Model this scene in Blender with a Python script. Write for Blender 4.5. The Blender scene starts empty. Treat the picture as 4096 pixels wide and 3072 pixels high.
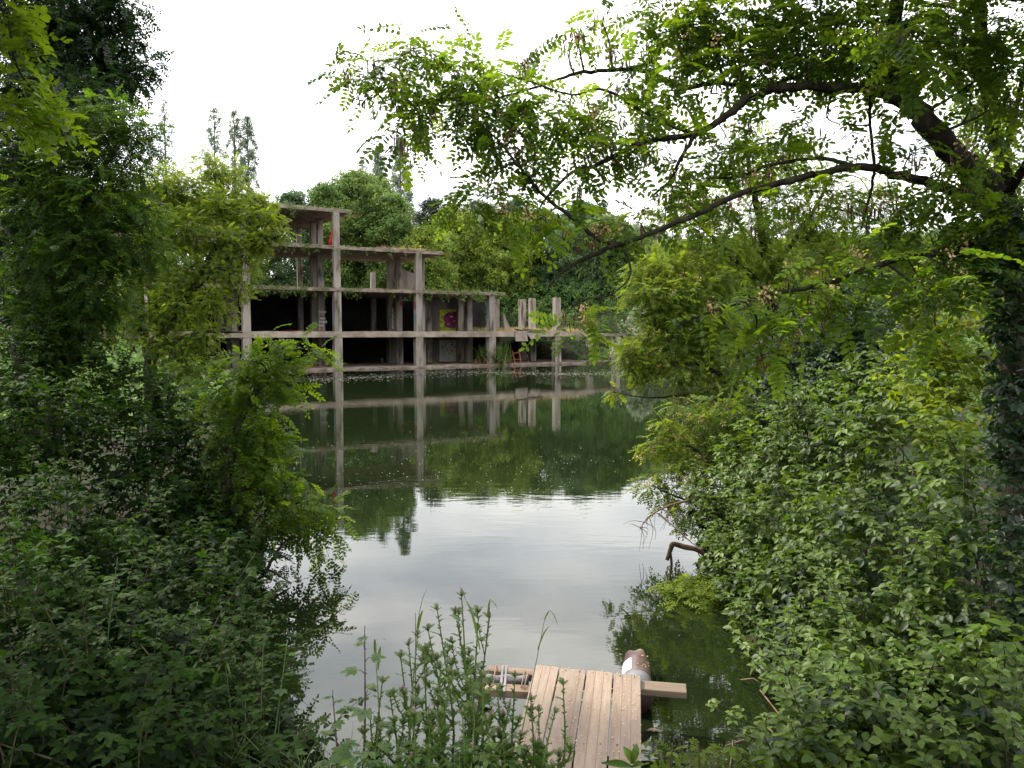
import bpy, math, random
import numpy as np
from mathutils import Vector, Matrix
R = math.radians
random.seed(7); rng = np.random.default_rng(7)
S = bpy.context.scene
C = S.collection
# ------------------------------------------------------------------ camera
F = 3100.0; PITCH = math.atan(210/3100); CZ = 2.6
cam = bpy.data.cameras.new('camera'); co = bpy.data.objects.new('camera', cam); C.objects.link(co)
co.location = (0, 0, CZ); co.rotation_euler = (R(90)-PITCH, 0, 0)
cam.sensor_width = 36; cam.lens = 36*F/4096; cam.clip_end = 3000; cam.clip_start = .05
S.camera = co
# ------------------------------------------------------------------ light
SUN_EL, SUN_AZ = R(46), R(-56)      # azimuth measured from +Y towards +X
w = bpy.data.worlds.new('World'); S.world = w; w.use_nodes = True
nt = w.node_tree; N = nt.nodes; Lk = nt.links; N.clear()
out = N.new('ShaderNodeOutputWorld'); bg = N.new('ShaderNodeBackground'); sky = N.new('ShaderNodeTexSky')
sky.sky_type = 'NISHITA'; sky.sun_disc = False; sky.sun_elevation = SUN_EL; sky.sun_rotation = SUN_AZ
sky.air_density = 1.0; sky.dust_density = 2.5
tc = N.new('ShaderNodeTexCoord'); mp = N.new('ShaderNodeMapping'); mp.inputs['Scale'].default_value = (1, 1, 3.2)
mp.inputs['Location'].default_value = (3.3, 1.2, .4)
nz = N.new('ShaderNodeTexNoise'); nz.inputs['Scale'].default_value = 2.3; nz.inputs['Detail'].default_value = 6; nz.inputs['Roughness'].default_value = .55
cr = N.new('ShaderNodeValToRGB'); cr.color_ramp.elements[0].position = .38; cr.color_ramp.elements[1].position = .66
cr.color_ramp.elements[0].color = (.62, .62, .62, 1); cr.color_ramp.elements[1].color = (1, 1, 1, 1)
nz2 = N.new('ShaderNodeTexNoise'); nz2.inputs['Scale'].default_value = 4.5; nz2.inputs['Detail'].default_value = 5
cc = N.new('ShaderNodeValToRGB'); cc.color_ramp.elements[0].position = .35; cc.color_ramp.elements[1].position = .65
cc.color_ramp.elements[0].color = (12.6, 12.9, 13.6, 1); cc.color_ramp.elements[1].color = (20.2, 19.6, 18.6, 1)
mx = N.new('ShaderNodeMix'); mx.data_type = 'RGBA'
Lk.new(tc.outputs['Generated'], mp.inputs[0]); Lk.new(mp.outputs[0], nz.inputs[0]); Lk.new(mp.outputs[0], nz2.inputs[0])
Lk.new(nz.outputs[0], cr.inputs[0]); Lk.new(cr.outputs[0], mx.inputs[0]); Lk.new(nz2.outputs[0], cc.inputs[0])
sx_ = N.new('ShaderNodeSeparateXYZ'); gr = N.new('ShaderNodeMapRange'); gr.inputs['From Min'].default_value = .12; gr.inputs['From Max'].default_value = .48; gr.inputs['To Min'].default_value = 1.0; gr.inputs['To Max'].default_value = 1.75
vm = N.new('ShaderNodeVectorMath'); vm.operation = 'SCALE'; Lk.new(tc.outputs['Generated'], sx_.inputs[0]); Lk.new(sx_.outputs[2], gr.inputs[0]); Lk.new(cc.outputs[0], vm.inputs[0]); Lk.new(gr.outputs[0], vm.inputs['Scale'])
Lk.new(sky.outputs[0], mx.inputs[6]); Lk.new(vm.outputs[0], mx.inputs[7]); Lk.new(mx.outputs[2], bg.inputs[0])
bg.inputs[1].default_value = .09; Lk.new(bg.outputs[0], out.inputs[0])
sl = bpy.data.lights.new('sun', 'SUN'); sl.energy = 5.0; sl.angle = R(1.5); sl.color = (1, .92, .78)
so = bpy.data.objects.new('sun', sl); C.objects.link(so)
sd = Vector((math.sin(SUN_AZ)*math.cos(SUN_EL), math.cos(SUN_AZ)*math.cos(SUN_EL), math.sin(SUN_EL)))
so.rotation_euler = sd.to_track_quat('Z', 'Y').to_euler()
S.view_settings.view_transform = 'Standard'; S.view_settings.look = 'None'; S.view_settings.exposure = .88; S.view_settings.gamma = 1
S.cycles.max_bounces = 8; S.cycles.diffuse_bounces = 4; S.cycles.transmission_bounces = 4; S.cycles.glossy_bounces = 3
S.cycles.caustics_reflective = False; S.cycles.caustics_refractive = False

# ------------------------------------------------------------------ helpers
sp, cp = math.sin(PITCH), math.cos(PITCH)
def P(px, py, Y):
    cx = (px-2048)/F; cy = -(py-1536)/F
    d = Vector((cx, cp+cy*sp, -sp+cy*cp)); t = Y/d.y
    return Vector((d.x*t, Y, CZ+d.z*t))
def PZ(px, py, z):
    cx = (px-2048)/F; cy = -(py-1536)/F
    d = Vector((cx, cp+cy*sp, -sp+cy*cp)); t = (z-CZ)/d.z
    return Vector((d.x*t, d.y*t, z))
def M(name, base=(.5, .5, .5), rough=.8, spec=.3):
    m = bpy.data.materials.new(name); m.use_nodes = True
    b = m.node_tree.nodes['Principled BSDF']; b.inputs['Base Color'].default_value = (*base, 1)
    b.inputs['Roughness'].default_value = rough; b.inputs['Specular IOR Level'].default_value = spec
    return m
def nmat(name, ca, cb, scale=3, detail=6, rough=.85, spec=.25, stretch=(1, 1, 1), bump=.3, lo=.35, hi=.65, third=None, tscale=1, tlo=.55, thi=.7, coord='Object', bscale=None):
    m = M(name, ca, rough, spec); t = m.node_tree; n = t.nodes; l = t.links; b = n['Principled BSDF']
    c = n.new('ShaderNodeTexCoord'); mp = n.new('ShaderNodeMapping'); mp.inputs['Scale'].default_value = stretch
    l.new(c.outputs[coord], mp.inputs[0])
    x = n.new('ShaderNodeTexNoise'); x.inputs['Scale'].default_value = scale; x.inputs['Detail'].default_value = detail; l.new(mp.outputs[0], x.inputs[0])
    r = n.new('ShaderNodeValToRGB'); r.color_ramp.elements[0].position = lo; r.color_ramp.elements[1].position = hi
    r.color_ramp.elements[0].color = (*ca, 1); r.color_ramp.elements[1].color = (*cb, 1); l.new(x.outputs[0], r.inputs[0])
    src = r.outputs[0]
    if third:
        y = n.new('ShaderNodeTexNoise'); y.inputs['Scale'].default_value = tscale; y.inputs['Detail'].default_value = 5; l.new(mp.outputs[0], y.inputs[0])
        q = n.new('ShaderNodeMapRange'); q.inputs['From Min'].default_value = tlo; q.inputs['From Max'].default_value = thi; l.new(y.outputs[0], q.inputs[0])
        mm = n.new('ShaderNodeMix'); mm.data_type = 'RGBA'; l.new(q.outputs[0], mm.inputs[0]); l.new(src, mm.inputs[6]); mm.inputs[7].default_value = (*third, 1); src = mm.outputs[2]
    l.new(src, b.inputs['Base Color'])
    if bump:
        bu = n.new('ShaderNodeBump'); bu.inputs['Strength'].default_value = bump; bu.inputs['Distance'].default_value = .02
        z = n.new('ShaderNodeTexNoise'); z.inputs['Scale'].default_value = bscale or scale*6; z.inputs['Detail'].default_value = 6; l.new(mp.outputs[0], z.inputs[0])
        l.new(z.outputs[0], bu.inputs['Height']); l.new(bu.outputs[0], b.inputs['Normal'])
    return m
def leafmat(name, ca, cb, tr=(.20, .34, .03), k=.35, rough=.45, spec=.4):
    m = M(name, ca, rough, spec); t = m.node_tree; n = t.nodes; l = t.links; b = n['Principled BSDF']
    a = n.new('ShaderNodeAttribute'); a.attribute_name = 'tint'
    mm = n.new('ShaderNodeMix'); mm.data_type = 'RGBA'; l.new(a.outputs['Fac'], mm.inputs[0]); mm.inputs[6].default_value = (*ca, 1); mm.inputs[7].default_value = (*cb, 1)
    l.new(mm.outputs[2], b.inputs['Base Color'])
    ts = n.new('ShaderNodeBsdfTranslucent')
    m2 = n.new('ShaderNodeMix'); m2.data_type = 'RGBA'; l.new(a.outputs['Fac'], m2.inputs[0]); m2.inputs[6].default_value = (tr[0]*.45, tr[1]*.55, tr[2], 1); m2.inputs[7].default_value = (*tr, 1)
    l.new(m2.outputs[2], ts.inputs[0])
    ms = n.new('ShaderNodeMixShader'); ms.inputs[0].default_value = k; l.new(b.outputs[0], ms.inputs[1]); l.new(ts.outputs[0], ms.inputs[2])
    l.new(ms.outputs[0], n['Material Output'].inputs[0])
    return m
def tag(o, label=None, cat=None, group=None, kind=None):
    if label: o['label'] = label
    if cat: o['category'] = cat
    if group: o['group'] = group
    if kind: o['kind'] = kind
    return o
def empty(name, loc, label, cat, group=None, rz=0):
    o = bpy.data.objects.new(name, None); C.objects.link(o); o.location = loc; o.rotation_euler = (0, 0, rz); o.empty_display_size = .1
    return tag(o, label, cat, group)
def newmesh(name, V, Q, mat, parent=None, smooth=False, tint=None):
    """V (n,3), Q (m,4) quads in world space (or in parent space when parent is rotated)"""
    V = np.asarray(V, np.float32); Q = np.asarray(Q, np.int32)
    me = bpy.data.meshes.new(name)
    me.vertices.add(len(V)); me.vertices.foreach_set('co', V.ravel())
    me.loops.add(Q.size); me.loops.foreach_set('vertex_index', Q.ravel())
    me.polygons.add(len(Q)); me.polygons.foreach_set('loop_start', np.arange(0, Q.size, 4, dtype=np.int32)); me.polygons.foreach_set('loop_total', np.full(len(Q), 4, np.int32))
    if smooth: me.polygons.foreach_set('use_smooth', np.ones(len(Q), bool))
    if tint is not None:
        a = me.attributes.new('tint', 'FLOAT', 'POINT'); a.data.foreach_set('value', np.asarray(tint, np.float32))
    me.update(calc_edges=True); me.validate()
    me.materials.append(mat)
    o = bpy.data.objects.new(name, me); C.objects.link(o)
    if parent is not None: o.parent = parent
    return o
class MB:
    """collects polygons (any size)"""
    def __init__(s): s.v = []; s.f = []; s.sm = []
    def add(s, vs, fs, smooth=False):
        n = len(s.v); s.v += [tuple(v) for v in vs]; s.f += [tuple(i+n for i in f) for f in fs]; s.sm += [smooth]*len(fs); return s
    def box(s, a, b):
        x0, y0, z0 = a; x1, y1, z1 = b
        return s.add([(x0, y0, z0), (x1, y0, z0), (x1, y1, z0), (x0, y1, z0), (x0, y0, z1), (x1, y0, z1), (x1, y1, z1), (x0, y1, z1)],
                     [(0, 3, 2, 1), (4, 5, 6, 7), (0, 1, 5, 4), (1, 2, 6, 5), (2, 3, 7, 6), (3, 0, 4, 7)])
    def prism(s, top, th):          # top: ccw list of points, extruded down by th
        n = len(top); vs = [Vector(p) for p in top]+[Vector(p)-Vector((0, 0, th)) for p in top]
        fs = [tuple(range(n)), tuple(range(2*n-1, n-1, -1))]+[(i, i+n, (i+1) % n+n, (i+1) % n) for i in range(n)]
        return s.add(vs, fs)
    def tube(s, pts, rad, k=7, cap=True):
        pts = [Vector(p) for p in pts]; n = len(pts); vs = []
        if not hasattr(rad, '__len__'): rad = [rad]*n
        ref = Vector((.31, .17, .93)); prev = None
        for i, p in enumerate(pts):
            t = (pts[min(i+1, n-1)]-pts[max(i-1, 0)]).normalized()
            if prev is None:
                u = t.cross(ref); 
                if u.length < .05: u = t.cross(Vector((1, 0, 0)))
            else: u = prev-t*prev.dot(t)
            u.normalize(); prev = u; v = t.cross(u)
            for j in range(k):
                a = 2*math.pi*j/k; vs.append(p+(u*math.cos(a)+v*math.sin(a))*rad[i])
        fs = [(i*k+j, i*k+(j+1) % k, (i+1)*k+(j+1) % k, (i+1)*k+j) for i in range(n-1) for j in range(k)]
        if cap: fs += [tuple(range(k-1, -1, -1)), tuple(range((n-1)*k, n*k))]
        return s.add(vs, fs, True)
    def build(s, name, mat, parent=None, bevel=0, tint=None):
        me = bpy.data.meshes.new(name); me.from_pydata(s.v, [], s.f)
        me.polygons.foreach_set('use_smooth', s.sm)
        if tint is not None:
            a = me.attributes.new('tint', 'FLOAT', 'POINT'); a.data.foreach_set('value', [tint]*len(s.v))
        me.materials.append(mat); me.update()
        o = bpy.data.objects.new(name, me); C.objects.link(o)
        if parent is not None: o.parent = parent
        if bevel:
            b = o.modifiers.new('b', 'BEVEL'); b.width = bevel; b.segments = 2; b.limit_method = 'ANGLE'
        return o
def curve_pts(pts, n=8, wob=0.0):
    """catmull-rom through 4-tuples (x,y,z,r)"""
    p = [np.array(q, float) for q in pts]; p = [2*p[0]-p[1]]+p+[2*p[-1]-p[-2]]; o = []
    for i in range(1, len(p)-2):
        for k in range(n):
            t = k/n; a, b, c, d = p[i-1:i+3]
            o.append(.5*((2*b)+(-a+c)*t+(2*a-5*b+4*c-d)*t*t+(-a+3*b-3*c+d)*t**3))
    o.append(p[-2]); o = np.array(o); o[:, 3] = np.maximum(o[:, 3], .001)
    if wob: o[1:-1, :3] += rng.normal(0, 1, (len(o)-2, 3))*o[1:-1, 3:4]*wob
    return o

# ---- leaf templates: (V, Q)
def ovl(L, W, fold=.15, fine=False, droop=.0):
    if fine:
        V = [(0, 0, 0), (.25*L, -.40*W, 0), (.55*L, -.5*W, 0), (.82*L, -.28*W, 0), (L, 0, 0), (.82*L, .28*W, 0), (.55*L, .5*W, 0), (.25*L, .40*W, 0), (.5*L, 0, 0)]
        Q = [(0, 1, 2, 8), (8, 2, 3, 4), (0, 8, 6, 7), (8, 4, 5, 6)]
    else:
        V = [(0, 0, 0), (.3*L, -.5*W, 0), (.75*L, -.42*W, 0), (L, 0, 0), (.75*L, .42*W, 0), (.3*L, .5*W, 0)]
        Q = [(0, 1, 2, 3), (0, 3, 4, 5)]
    V = np.array(V, float); V[:, 2] = np.abs(V[:, 1])*fold*2-droop*(V[:, 0]/L)**2*L
    return V, np.array(Q)
def xf(V, ang, off, tilt=0, roll=0):
    c, s_ = math.cos(ang), math.sin(ang); ct, st = math.cos(tilt), math.sin(tilt); cr_, sr = math.cos(roll), math.sin(roll)
    A = np.array([[c, -s_, 0], [s_, c, 0], [0, 0, 1]])@np.array([[ct, 0, st], [0, 1, 0], [-st, 0, ct]])@np.array([[1, 0, 0], [0, cr_, -sr], [0, sr, cr_]])
    return V@A.T+np.array(off)
def join(parts):
    V = []; Q = []; n = 0
    for v, q in parts: V.append(v); Q.append(np.asarray(q)+n); n += len(v)
    return np.vstack(V), np.vstack(Q)
def frond(L=.22, pairs=7, lw=.021, ll=.040, droop=.25, seed=0, fine=True):
    r = random.Random(seed); parts = []
    def at(t): return (t*L, math.sin(t*1.5+seed)*.01, -droop*L*t*t)
    for i in range(pairs):
        t = .22+.72*i/(pairs-1)
        for sgn in (-1, 1):
            if r.random() < .05: continue
            l_ = ll*(.75+.35*math.sin(math.pi*(.2+.65*i/pairs)))*r.uniform(.9, 1.1)
            v, q = ovl(l_, lw*r.uniform(.9, 1.1)*l_/ll*1.0, .12, False)
            parts.append((xf(v, sgn*R(r.uniform(58, 80)), at(t), R(r.uniform(-5, 25)), R(r.uniform(-20, 20))), q))
    v, q = ovl(ll, lw); parts.append((xf(v, r.uniform(-.2, .2), at(.98), .3), q))
    wv = .0016
    ts = [0, .33, .66, 1]
    V = np.array([(at(t)[0], at(t)[1]+sg*wv, at(t)[2]) for t in ts for sg in (-1, 1)]); Q = [(2*i, 2*i+1, 2*i+3, 2*i+2) for i in range(3)]
    parts.append((V, np.array(Q)))
    return join(parts)
FRONDS = [frond(seed=i, droop=d, pairs=p) for i, (d, p) in enumerate([(.1, 7), (.3, 6), (.5, 8), (.25, 7), (.7, 6)])]
def spray(seed, n=9, L=.55):
    r = random.Random(seed); parts = []
    for i in range(n):
        t = (i+1)/n; f = FRONDS[r.randrange(5)]
        a = (1 if i % 2 else -1)*R(r.uniform(25, 75)) if i < n-1 else 0
        parts.append((xf(f[0]*r.uniform(.7, 1.1), a, (t*L, .03*math.sin(t*4+seed), -.12*t*t*L), R(r.uniform(-15, 30)), R(r.uniform(-35, 35))), f[1]))
    V = np.array([(t*L, .03*math.sin(t*4+seed)+sg*.003, -.12*t*t*L) for t in (0, .33, .66, 1) for sg in (-1, 1)])
    parts.append((V, np.array([(2*i, 2*i+1, 2*i+3, 2*i+2) for i in range(3)])))
    return join(parts)
SPRAYS = [spray(s_) for s_ in range(5)]
def trifol(seed, n=3, L=.062, W=.040, fine=True):
    r = random.Random(seed); parts = []
    angs = {3: (-75, 0, 75), 5: (-110, -48, 0, 48, 110), 1: (0,)}[n]
    for a in angs:
        v, q = ovl(L*(1.15 if a == 0 else .9)*r.uniform(.9, 1.1), W*r.uniform(.9, 1.1), .18, fine, .2)
        parts.append((xf(v, R(a+r.uniform(-8, 8)), (.035 if a == 0 else .028, 0, 0), R(r.uniform(-5, 22)), R(r.uniform(-15, 15))), q))
    V = np.array([(-.03, -.001, -.01), (-.03, .001, -.01), (.035, .001, 0), (.035, -.001, 0)])
    parts.append((V, np.array([(0, 1, 2, 3)])))
    return join(parts)
TRI = [trifol(i, 3) for i in range(4)]+[trifol(9, 5)]
def clusterleaf(seed, n=9, rad=.32, L=.2, W=.12):
    r = random.Random(seed); parts = []
    for i in range(n):
        v, q = ovl(L*r.uniform(.6, 1.2), W*r.uniform(.7, 1.2), .2, False)
        d = Vector((r.gauss(0, 1), r.gauss(0, 1), r.gauss(0, .6)))*rad*.5
        parts.append((xf(v, r.uniform(0, 6.28), tuple(d), R(r.uniform(-35, 45)), R(r.uniform(-40, 40))), q))
    return join(parts)
CLUS = [clusterleaf(i) for i in range(5)]
FINE = [clusterleaf(20+i, 10, .2, .11, .055) for i in range(4)]

def frames(d, n):
    d = d/np.linalg.norm(d, axis=1, keepdims=True)
    y = np.cross(n, d); y /= np.linalg.norm(y, axis=1, keepdims=True)+1e-9
    z = np.cross(d, y)
    return np.stack([d, y, z], axis=2)
def inst(tmpls, pos, rot, sc, tint):
    """returns V,Q,tint arrays for instanced templates"""
    ch = rng.integers(0, len(tmpls), len(pos)); Vs = []; Qs = []; Ts = []; n = 0
    for k, (tv, tq) in enumerate(tmpls):
        i = np.nonzero(ch == k)[0]
        if not len(i): continue
        v = np.einsum('nij,vj->nvi', rot[i], tv)*sc[i][:, None, None]+pos[i][:, None, :]
        Vs.append(v.reshape(-1, 3)); q = tq[None]+(np.arange(len(i))*len(tv))[:, None, None]+n
        Qs.append(q.reshape(-1, 4)); Ts.append(np.repeat(tint[i], len(tv))); n += len(i)*len(tv)
    return np.vstack(Vs), np.vstack(Qs), np.concatenate(Ts)
def unit(n):
    v = rng.normal(size=(n, 3)); return v/np.linalg.norm(v, axis=1, keepdims=True)
def blobpts(blobs, dens, area, shell=.22, mn=6):
    """blobs: world (x,y,z,r,tint[,flat[,mult]]) -> pos, outward, tint"""
    Pp = []; O = []; T = []
    for b in blobs:
        x, y, z, r, t = b[:5]; fl = b[5] if len(b) > 5 else .8; mu = b[6] if len(b) > 6 else 1
        n = max(mn, int(dens*mu*4*math.pi*r*r/area)); u = unit(n)
        rr = 1-np.abs(rng.normal(0, shell, n)); rr = np.clip(rr, .05, 1)
        rr *= 1+.22*np.sin(u[:, 0]*7+x*3)*np.cos(u[:, 2]*6+y)+rng.normal(0, .05, n)
        Pp.append(np.array([x, y, z])+u*rr[:, None]*np.array([r, r, r*fl])); O.append(u)
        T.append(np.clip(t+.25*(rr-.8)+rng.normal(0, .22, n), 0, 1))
    return np.vstack(Pp), np.vstack(O), np.concatenate(T)
def W4(px, py, Y, rpx): p = P(px, py, Y); return (p.x, p.y, p.z, rpx*Y/F)
def wb(bl, Y=None, tint=.5, fl=.85):
    o = []
    for b in bl:
        px, py, r = b[:3]; y = b[3] if len(b) > 3 and b[3] else Y; t = b[4] if len(b) > 4 and b[4] is not None else tint; mu = b[5] if len(b) > 5 else 1
        p = P(px, py, y); o.append((p.x, p.y, p.z, r*y/F, t, fl, mu))
    return o
def crown_fronds(name, blobs, mat, parent, dens=.9, tm=None, area=.008, up=.9, drop=.25, sc=(.85, 1.15), shell=.4, mn=6):
    tm = tm or FRONDS
    pos, o, t = blobpts(blobs, dens, area, shell, mn); n = len(pos)
    d = o*.7+rng.normal(0, .55, (n, 3)); d[:, 2] = d[:, 2]*.6-drop
    nn = rng.normal(0, .38, (n, 3)); nn[:, 2] += up; nn += o*.25
    V, Q, T = inst(tm, pos, frames(d, nn), rng.uniform(*sc, n), t)
    return newmesh(name, V, Q, mat, parent, False, T)
def clump(p, f, ph=0): return np.sin(f*p[:, 0]+1.3+ph)*np.sin(f*1.17*p[:, 1]+.7)+np.sin(f*.83*p[:, 2]+2.1)*np.sin(f*1.31*p[:, 0]+.4+ph)
def bush_leaves(name, blobs, mat, parent, dens=.9, tm=None, area=.0065, shell=.16, sc=(.75, 1.25), zmin=None):
    tm = tm or TRI
    pos, o, t = blobpts(blobs, dens, area, shell); n = len(pos)
    if zmin is not None:
        k = pos[:, 2] > zmin; pos, o, t = pos[k], o[k], t[k]; n = len(pos)
    if tm is TRI:
        k = clump(pos, 7.5)+rng.normal(0, .35, n) > -.75; pos, o, t = pos[k], o[k], t[k]; n = len(pos)
        t = np.clip(t+.20*clump(pos, 3.1, 2)+.12*clump(pos, 9, 1), 0, 1)
    d = o*.6+rng.normal(0, .6, (n, 3)); d[:, 2] = d[:, 2]*.5-.22
    nn = rng.normal(0, .27, (n, 3))+o*.22; nn[:, 2] += 1.0
    V, Q, T = inst(tm, pos, frames(d, nn), rng.uniform(*sc, n), t)
    return newmesh(name, V, Q, mat, parent, False, T)
def limbs_mesh(name, limbs, mat, parent, twigs=None, samples=None, k=8, twr=.006, wob=.2):
    mb = MB(); sam = []
    for l in limbs:
        c = curve_pts(l, 7, wob); mb.tube(c[:, :3], c[:, 3], k); sam.append(c)
    if twigs:
        sm = np.vstack(sam)
        for b in twigs:
            q = np.array(b[:3]); dd = np.linalg.norm(sm[:, :3]-q, axis=1); j = dd.argmin(); a = sm[j]
            L = dd[j]
            if L < .03: continue
            r0 = min(a[3]*.7, twr*(1+L*1.2)); m1 = a[:3]*.6+q*.4+rng.normal(0, .08, 3)*L+np.array([0, 0, .10*L]); m2 = a[:3]*.25+q*.75+rng.normal(0, .07, 3)*L+np.array([0, 0, .06*L])
            c = curve_pts([(*a[:3], r0), (*m1, r0*.7), (*m2, r0*.5), (*q, r0*.25)], 4)
            mb.tube(c[:, :3], c[:, 3], 5)
            for _ in range(3):          # side shoots
                e = q+rng.normal(0, .6, 3)*b[3]; c2 = curve_pts([(*m2, r0*.35), (*((m2+e)/2+rng.normal(0, .05, 3)*L), r0*.25), (*e, r0*.12)], 3); mb.tube(c2[:, :3], c2[:, 3], 4)
    return mb.build(name, mat, parent)

# ------------------------------------------------------------------ materials
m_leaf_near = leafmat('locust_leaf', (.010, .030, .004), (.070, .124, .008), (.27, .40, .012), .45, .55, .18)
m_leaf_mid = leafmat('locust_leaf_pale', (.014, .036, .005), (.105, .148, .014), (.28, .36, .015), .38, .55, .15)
m_leaf_shade = leafmat('shaded_locust_leaf', (.008, .026, .004), (.042, .088, .008), (.16, .28, .012), .34, .55, .15)  # darker copy of the locust leaf, carrying painted-in shade
m_leaf_dark = leafmat('dark_leaf', (.005, .015, .005), (.018, .045, .009), (.07, .14, .015), .22, .5, .3)  # near-black leaf: deep shade of thickets and dark tree put into its colour
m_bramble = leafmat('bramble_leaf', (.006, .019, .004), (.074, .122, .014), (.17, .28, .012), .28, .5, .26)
m_bramble_shade = leafmat('bramble_leaf_left_shade', (.003, .009, .002), (.021, .050, .004), (.09, .19, .008), .20, .65, .06)  # darker copy of the bramble leaf, with left-bank shade put into its colour
m_far = [leafmat('far_leaf_a', (.045, .092, .018), (.14, .20, .038), (.20, .30, .06), .3, .7, .2),
         leafmat('far_leaf_b', (.065, .12, .016), (.22, .27, .035), (.26, .36, .06), .3, .7, .2),
         leafmat('far_leaf_c', (.030, .065, .030), (.075, .12, .05), (.14, .22, .06), .3, .7, .2),
         leafmat('far_leaf_grey', (.10, .13, .08), (.22, .25, .16), (.2, .25, .12), .3, .7, .2),
         leafmat('far_needle', (.012, .022, .012), (.030, .040, .020), (.03, .05, .02), .1, .7, .2)]
m_poplar = leafmat('poplar_leaf', (.07, .105, .065), (.15, .20, .12), (.16, .22, .10), .3, .6, .3)
m_bark = nmat('bark', (.009, .0075, .0055), (.036, .030, .022), 14, 9, .95, .1, (1, 1, .3), 1.0, .35, .65, (.022, .030, .012), 3, .52, .66)
m_bark_far = nmat('bark_far', (.05, .04, .03), (.11, .09, .07), 5, 4, .95, .1, (1, 1, .3), .3)
m_twig = nmat('dead_twig', (.06, .038, .025), (.15, .10, .07), 20, 4, .9, .2, (1, 1, 1), .2)
m_pod = nmat('seed_pod', (.030, .012, .006), (.10, .045, .02), 30, 4, .6, .3, (1, 1, 1), .1)
m_wither = nmat('withered_flower', (.20, .13, .06), (.46, .34, .18), 60, 3, .9, .1, (1, 1, 1), 0)
m_conc = nmat('concrete', (.112, .097, .082), (.265, .235, .208), 1.3, 9, .92, .15, (1, 1, .22), .6, .3, .7, (.045, .036, .026), 2.4, .50, .68)
m_slab = nmat('stained_concrete', (.07, .054, .042), (.21, .172, .142), 1.6, 8, .95, .12, (1, 1, 2.0), .6, .3, .65, (.07, .05, .04), 2.2, .5, .72)
m_slab_rust = nmat('rust_stained_concrete', (.095, .076, .060), (.24, .20, .165), 1.1, 8, .95, .12, (1, 1, 1), .6, .3, .65, (.19, .125, .055), .35, .60, .72)
m_inner = nmat('shade_painted_concrete', (.005, .0045, .0045), (.014, .013, .012), .8, 6, .95, .1, (1, 1, 1), .4)  # near black: the dark interior's shade is put into the wall colour

# ------------------------------------------------------------------ ground
LAKE = [(-.9, 3.9), (-1.3, 4.4), (-1.75, 5.0), (-2.3, 6.4), (-2.75, 8), (-3.4, 11), (-7, 19), (-13, 31), (-23, 42), (-34, 46), (-38, 52), (-30, 58), (-22, 60.5), (-8, 67), (-1, 70.5),
        (4, 67.6), (9, 64.8), (14, 64.5), (20, 63.5), (24, 57), (20, 45), (12, 32), (5.6, 18), (3.1, 11.5), (2.2, 8.3), (2.0, 6.6), (1.95, 5.5), (1.75, 4.6), (1.3, 4.1), (.3, 3.95)]
LP = np.array(LAKE)
def lake_sd(X, Y):
    """signed distance to shore: >0 on land"""
    p = np.stack([X, Y], -1); dmin = np.full(X.shape, 1e9); ins = np.zeros(X.shape, bool)
    for i in range(len(LP)):
        a = LP[i]; b = LP[(i+1) % len(LP)]; e = b-a; wv = p-a; t = np.clip((wv@e)/(e@e), 0, 1)
        dmin = np.minimum(dmin, np.linalg.norm(wv-t[..., None]*e, axis=-1))
        c = ((a[1] > Y) != (b[1] > Y)) & (X < (b[0]-a[0])*(Y-a[1])/((b[1]-a[1]) if b[1] != a[1] else 1e-9)+a[0]); ins ^= c
    return np.where(ins, -dmin, dmin)
def gheight(X, Y):
    X = np.asarray(X, float); Y = np.asarray(Y, float); d = lake_sd(X, Y)
    near = .05+(.40+.55*np.exp(-((X/1.9)**4+((Y-1)/2.6)**4)))*(1-np.exp(-np.maximum(d, 0)/.9)); rise = np.clip((Y-30)/30, 0, 1)
    far = near+rise*np.clip(d*.42, 0, 7.5)*(1-.4*np.clip((Y-140)/300, 0, 1))
    land = far+.05*np.sin(X*1.7)*np.cos(Y*1.3)*np.clip(d, 0, 1)+.4*rise*np.sin(X*.2+1)*np.cos(Y*.17)*np.clip(d/4, 0, 1)
    return np.where(d > 0, land, np.maximum(-1.6, d*.7))
def gz(x, y): return float(gheight(np.array([x]), np.array([y]))[0])
def grid(name, xs, ys, mat):
    X, Y = np.meshgrid(xs, ys); Z = gheight(X, Y); V = np.stack([X, Y, Z], -1).reshape(-1, 3); nx = len(xs); ny = len(ys)
    i, j = np.meshgrid(np.arange(nx-1), np.arange(ny-1)); a = (j*nx+i).ravel()
    return newmesh(name, V, np.stack([a, a+1, a+1+nx, a+nx], 1), mat, None, True)
m_ground = nmat('bank_soil', (.008, .007, .005), (.030, .024, .015), 2.5, 8, .97, .1, (1, 1, 1), 1.0, .35, .65, (.010, .020, .006), .8, .45, .6)
xs = np.unique(np.concatenate([np.linspace(-700, -60, 12), np.linspace(-60, -8, 60), np.linspace(-8, 8, 90), np.linspace(8, 60, 60), np.linspace(60, 700, 12)]))
ys = np.unique(np.concatenate([np.linspace(-60, -4, 10), np.linspace(-4, 14, 100), np.linspace(14, 110, 110), np.linspace(110, 1500, 14)]))
tag(grid('ground', xs, ys, m_ground), 'dark leafy soil of the lake banks and rising far shore', 'ground', kind='structure')
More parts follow.
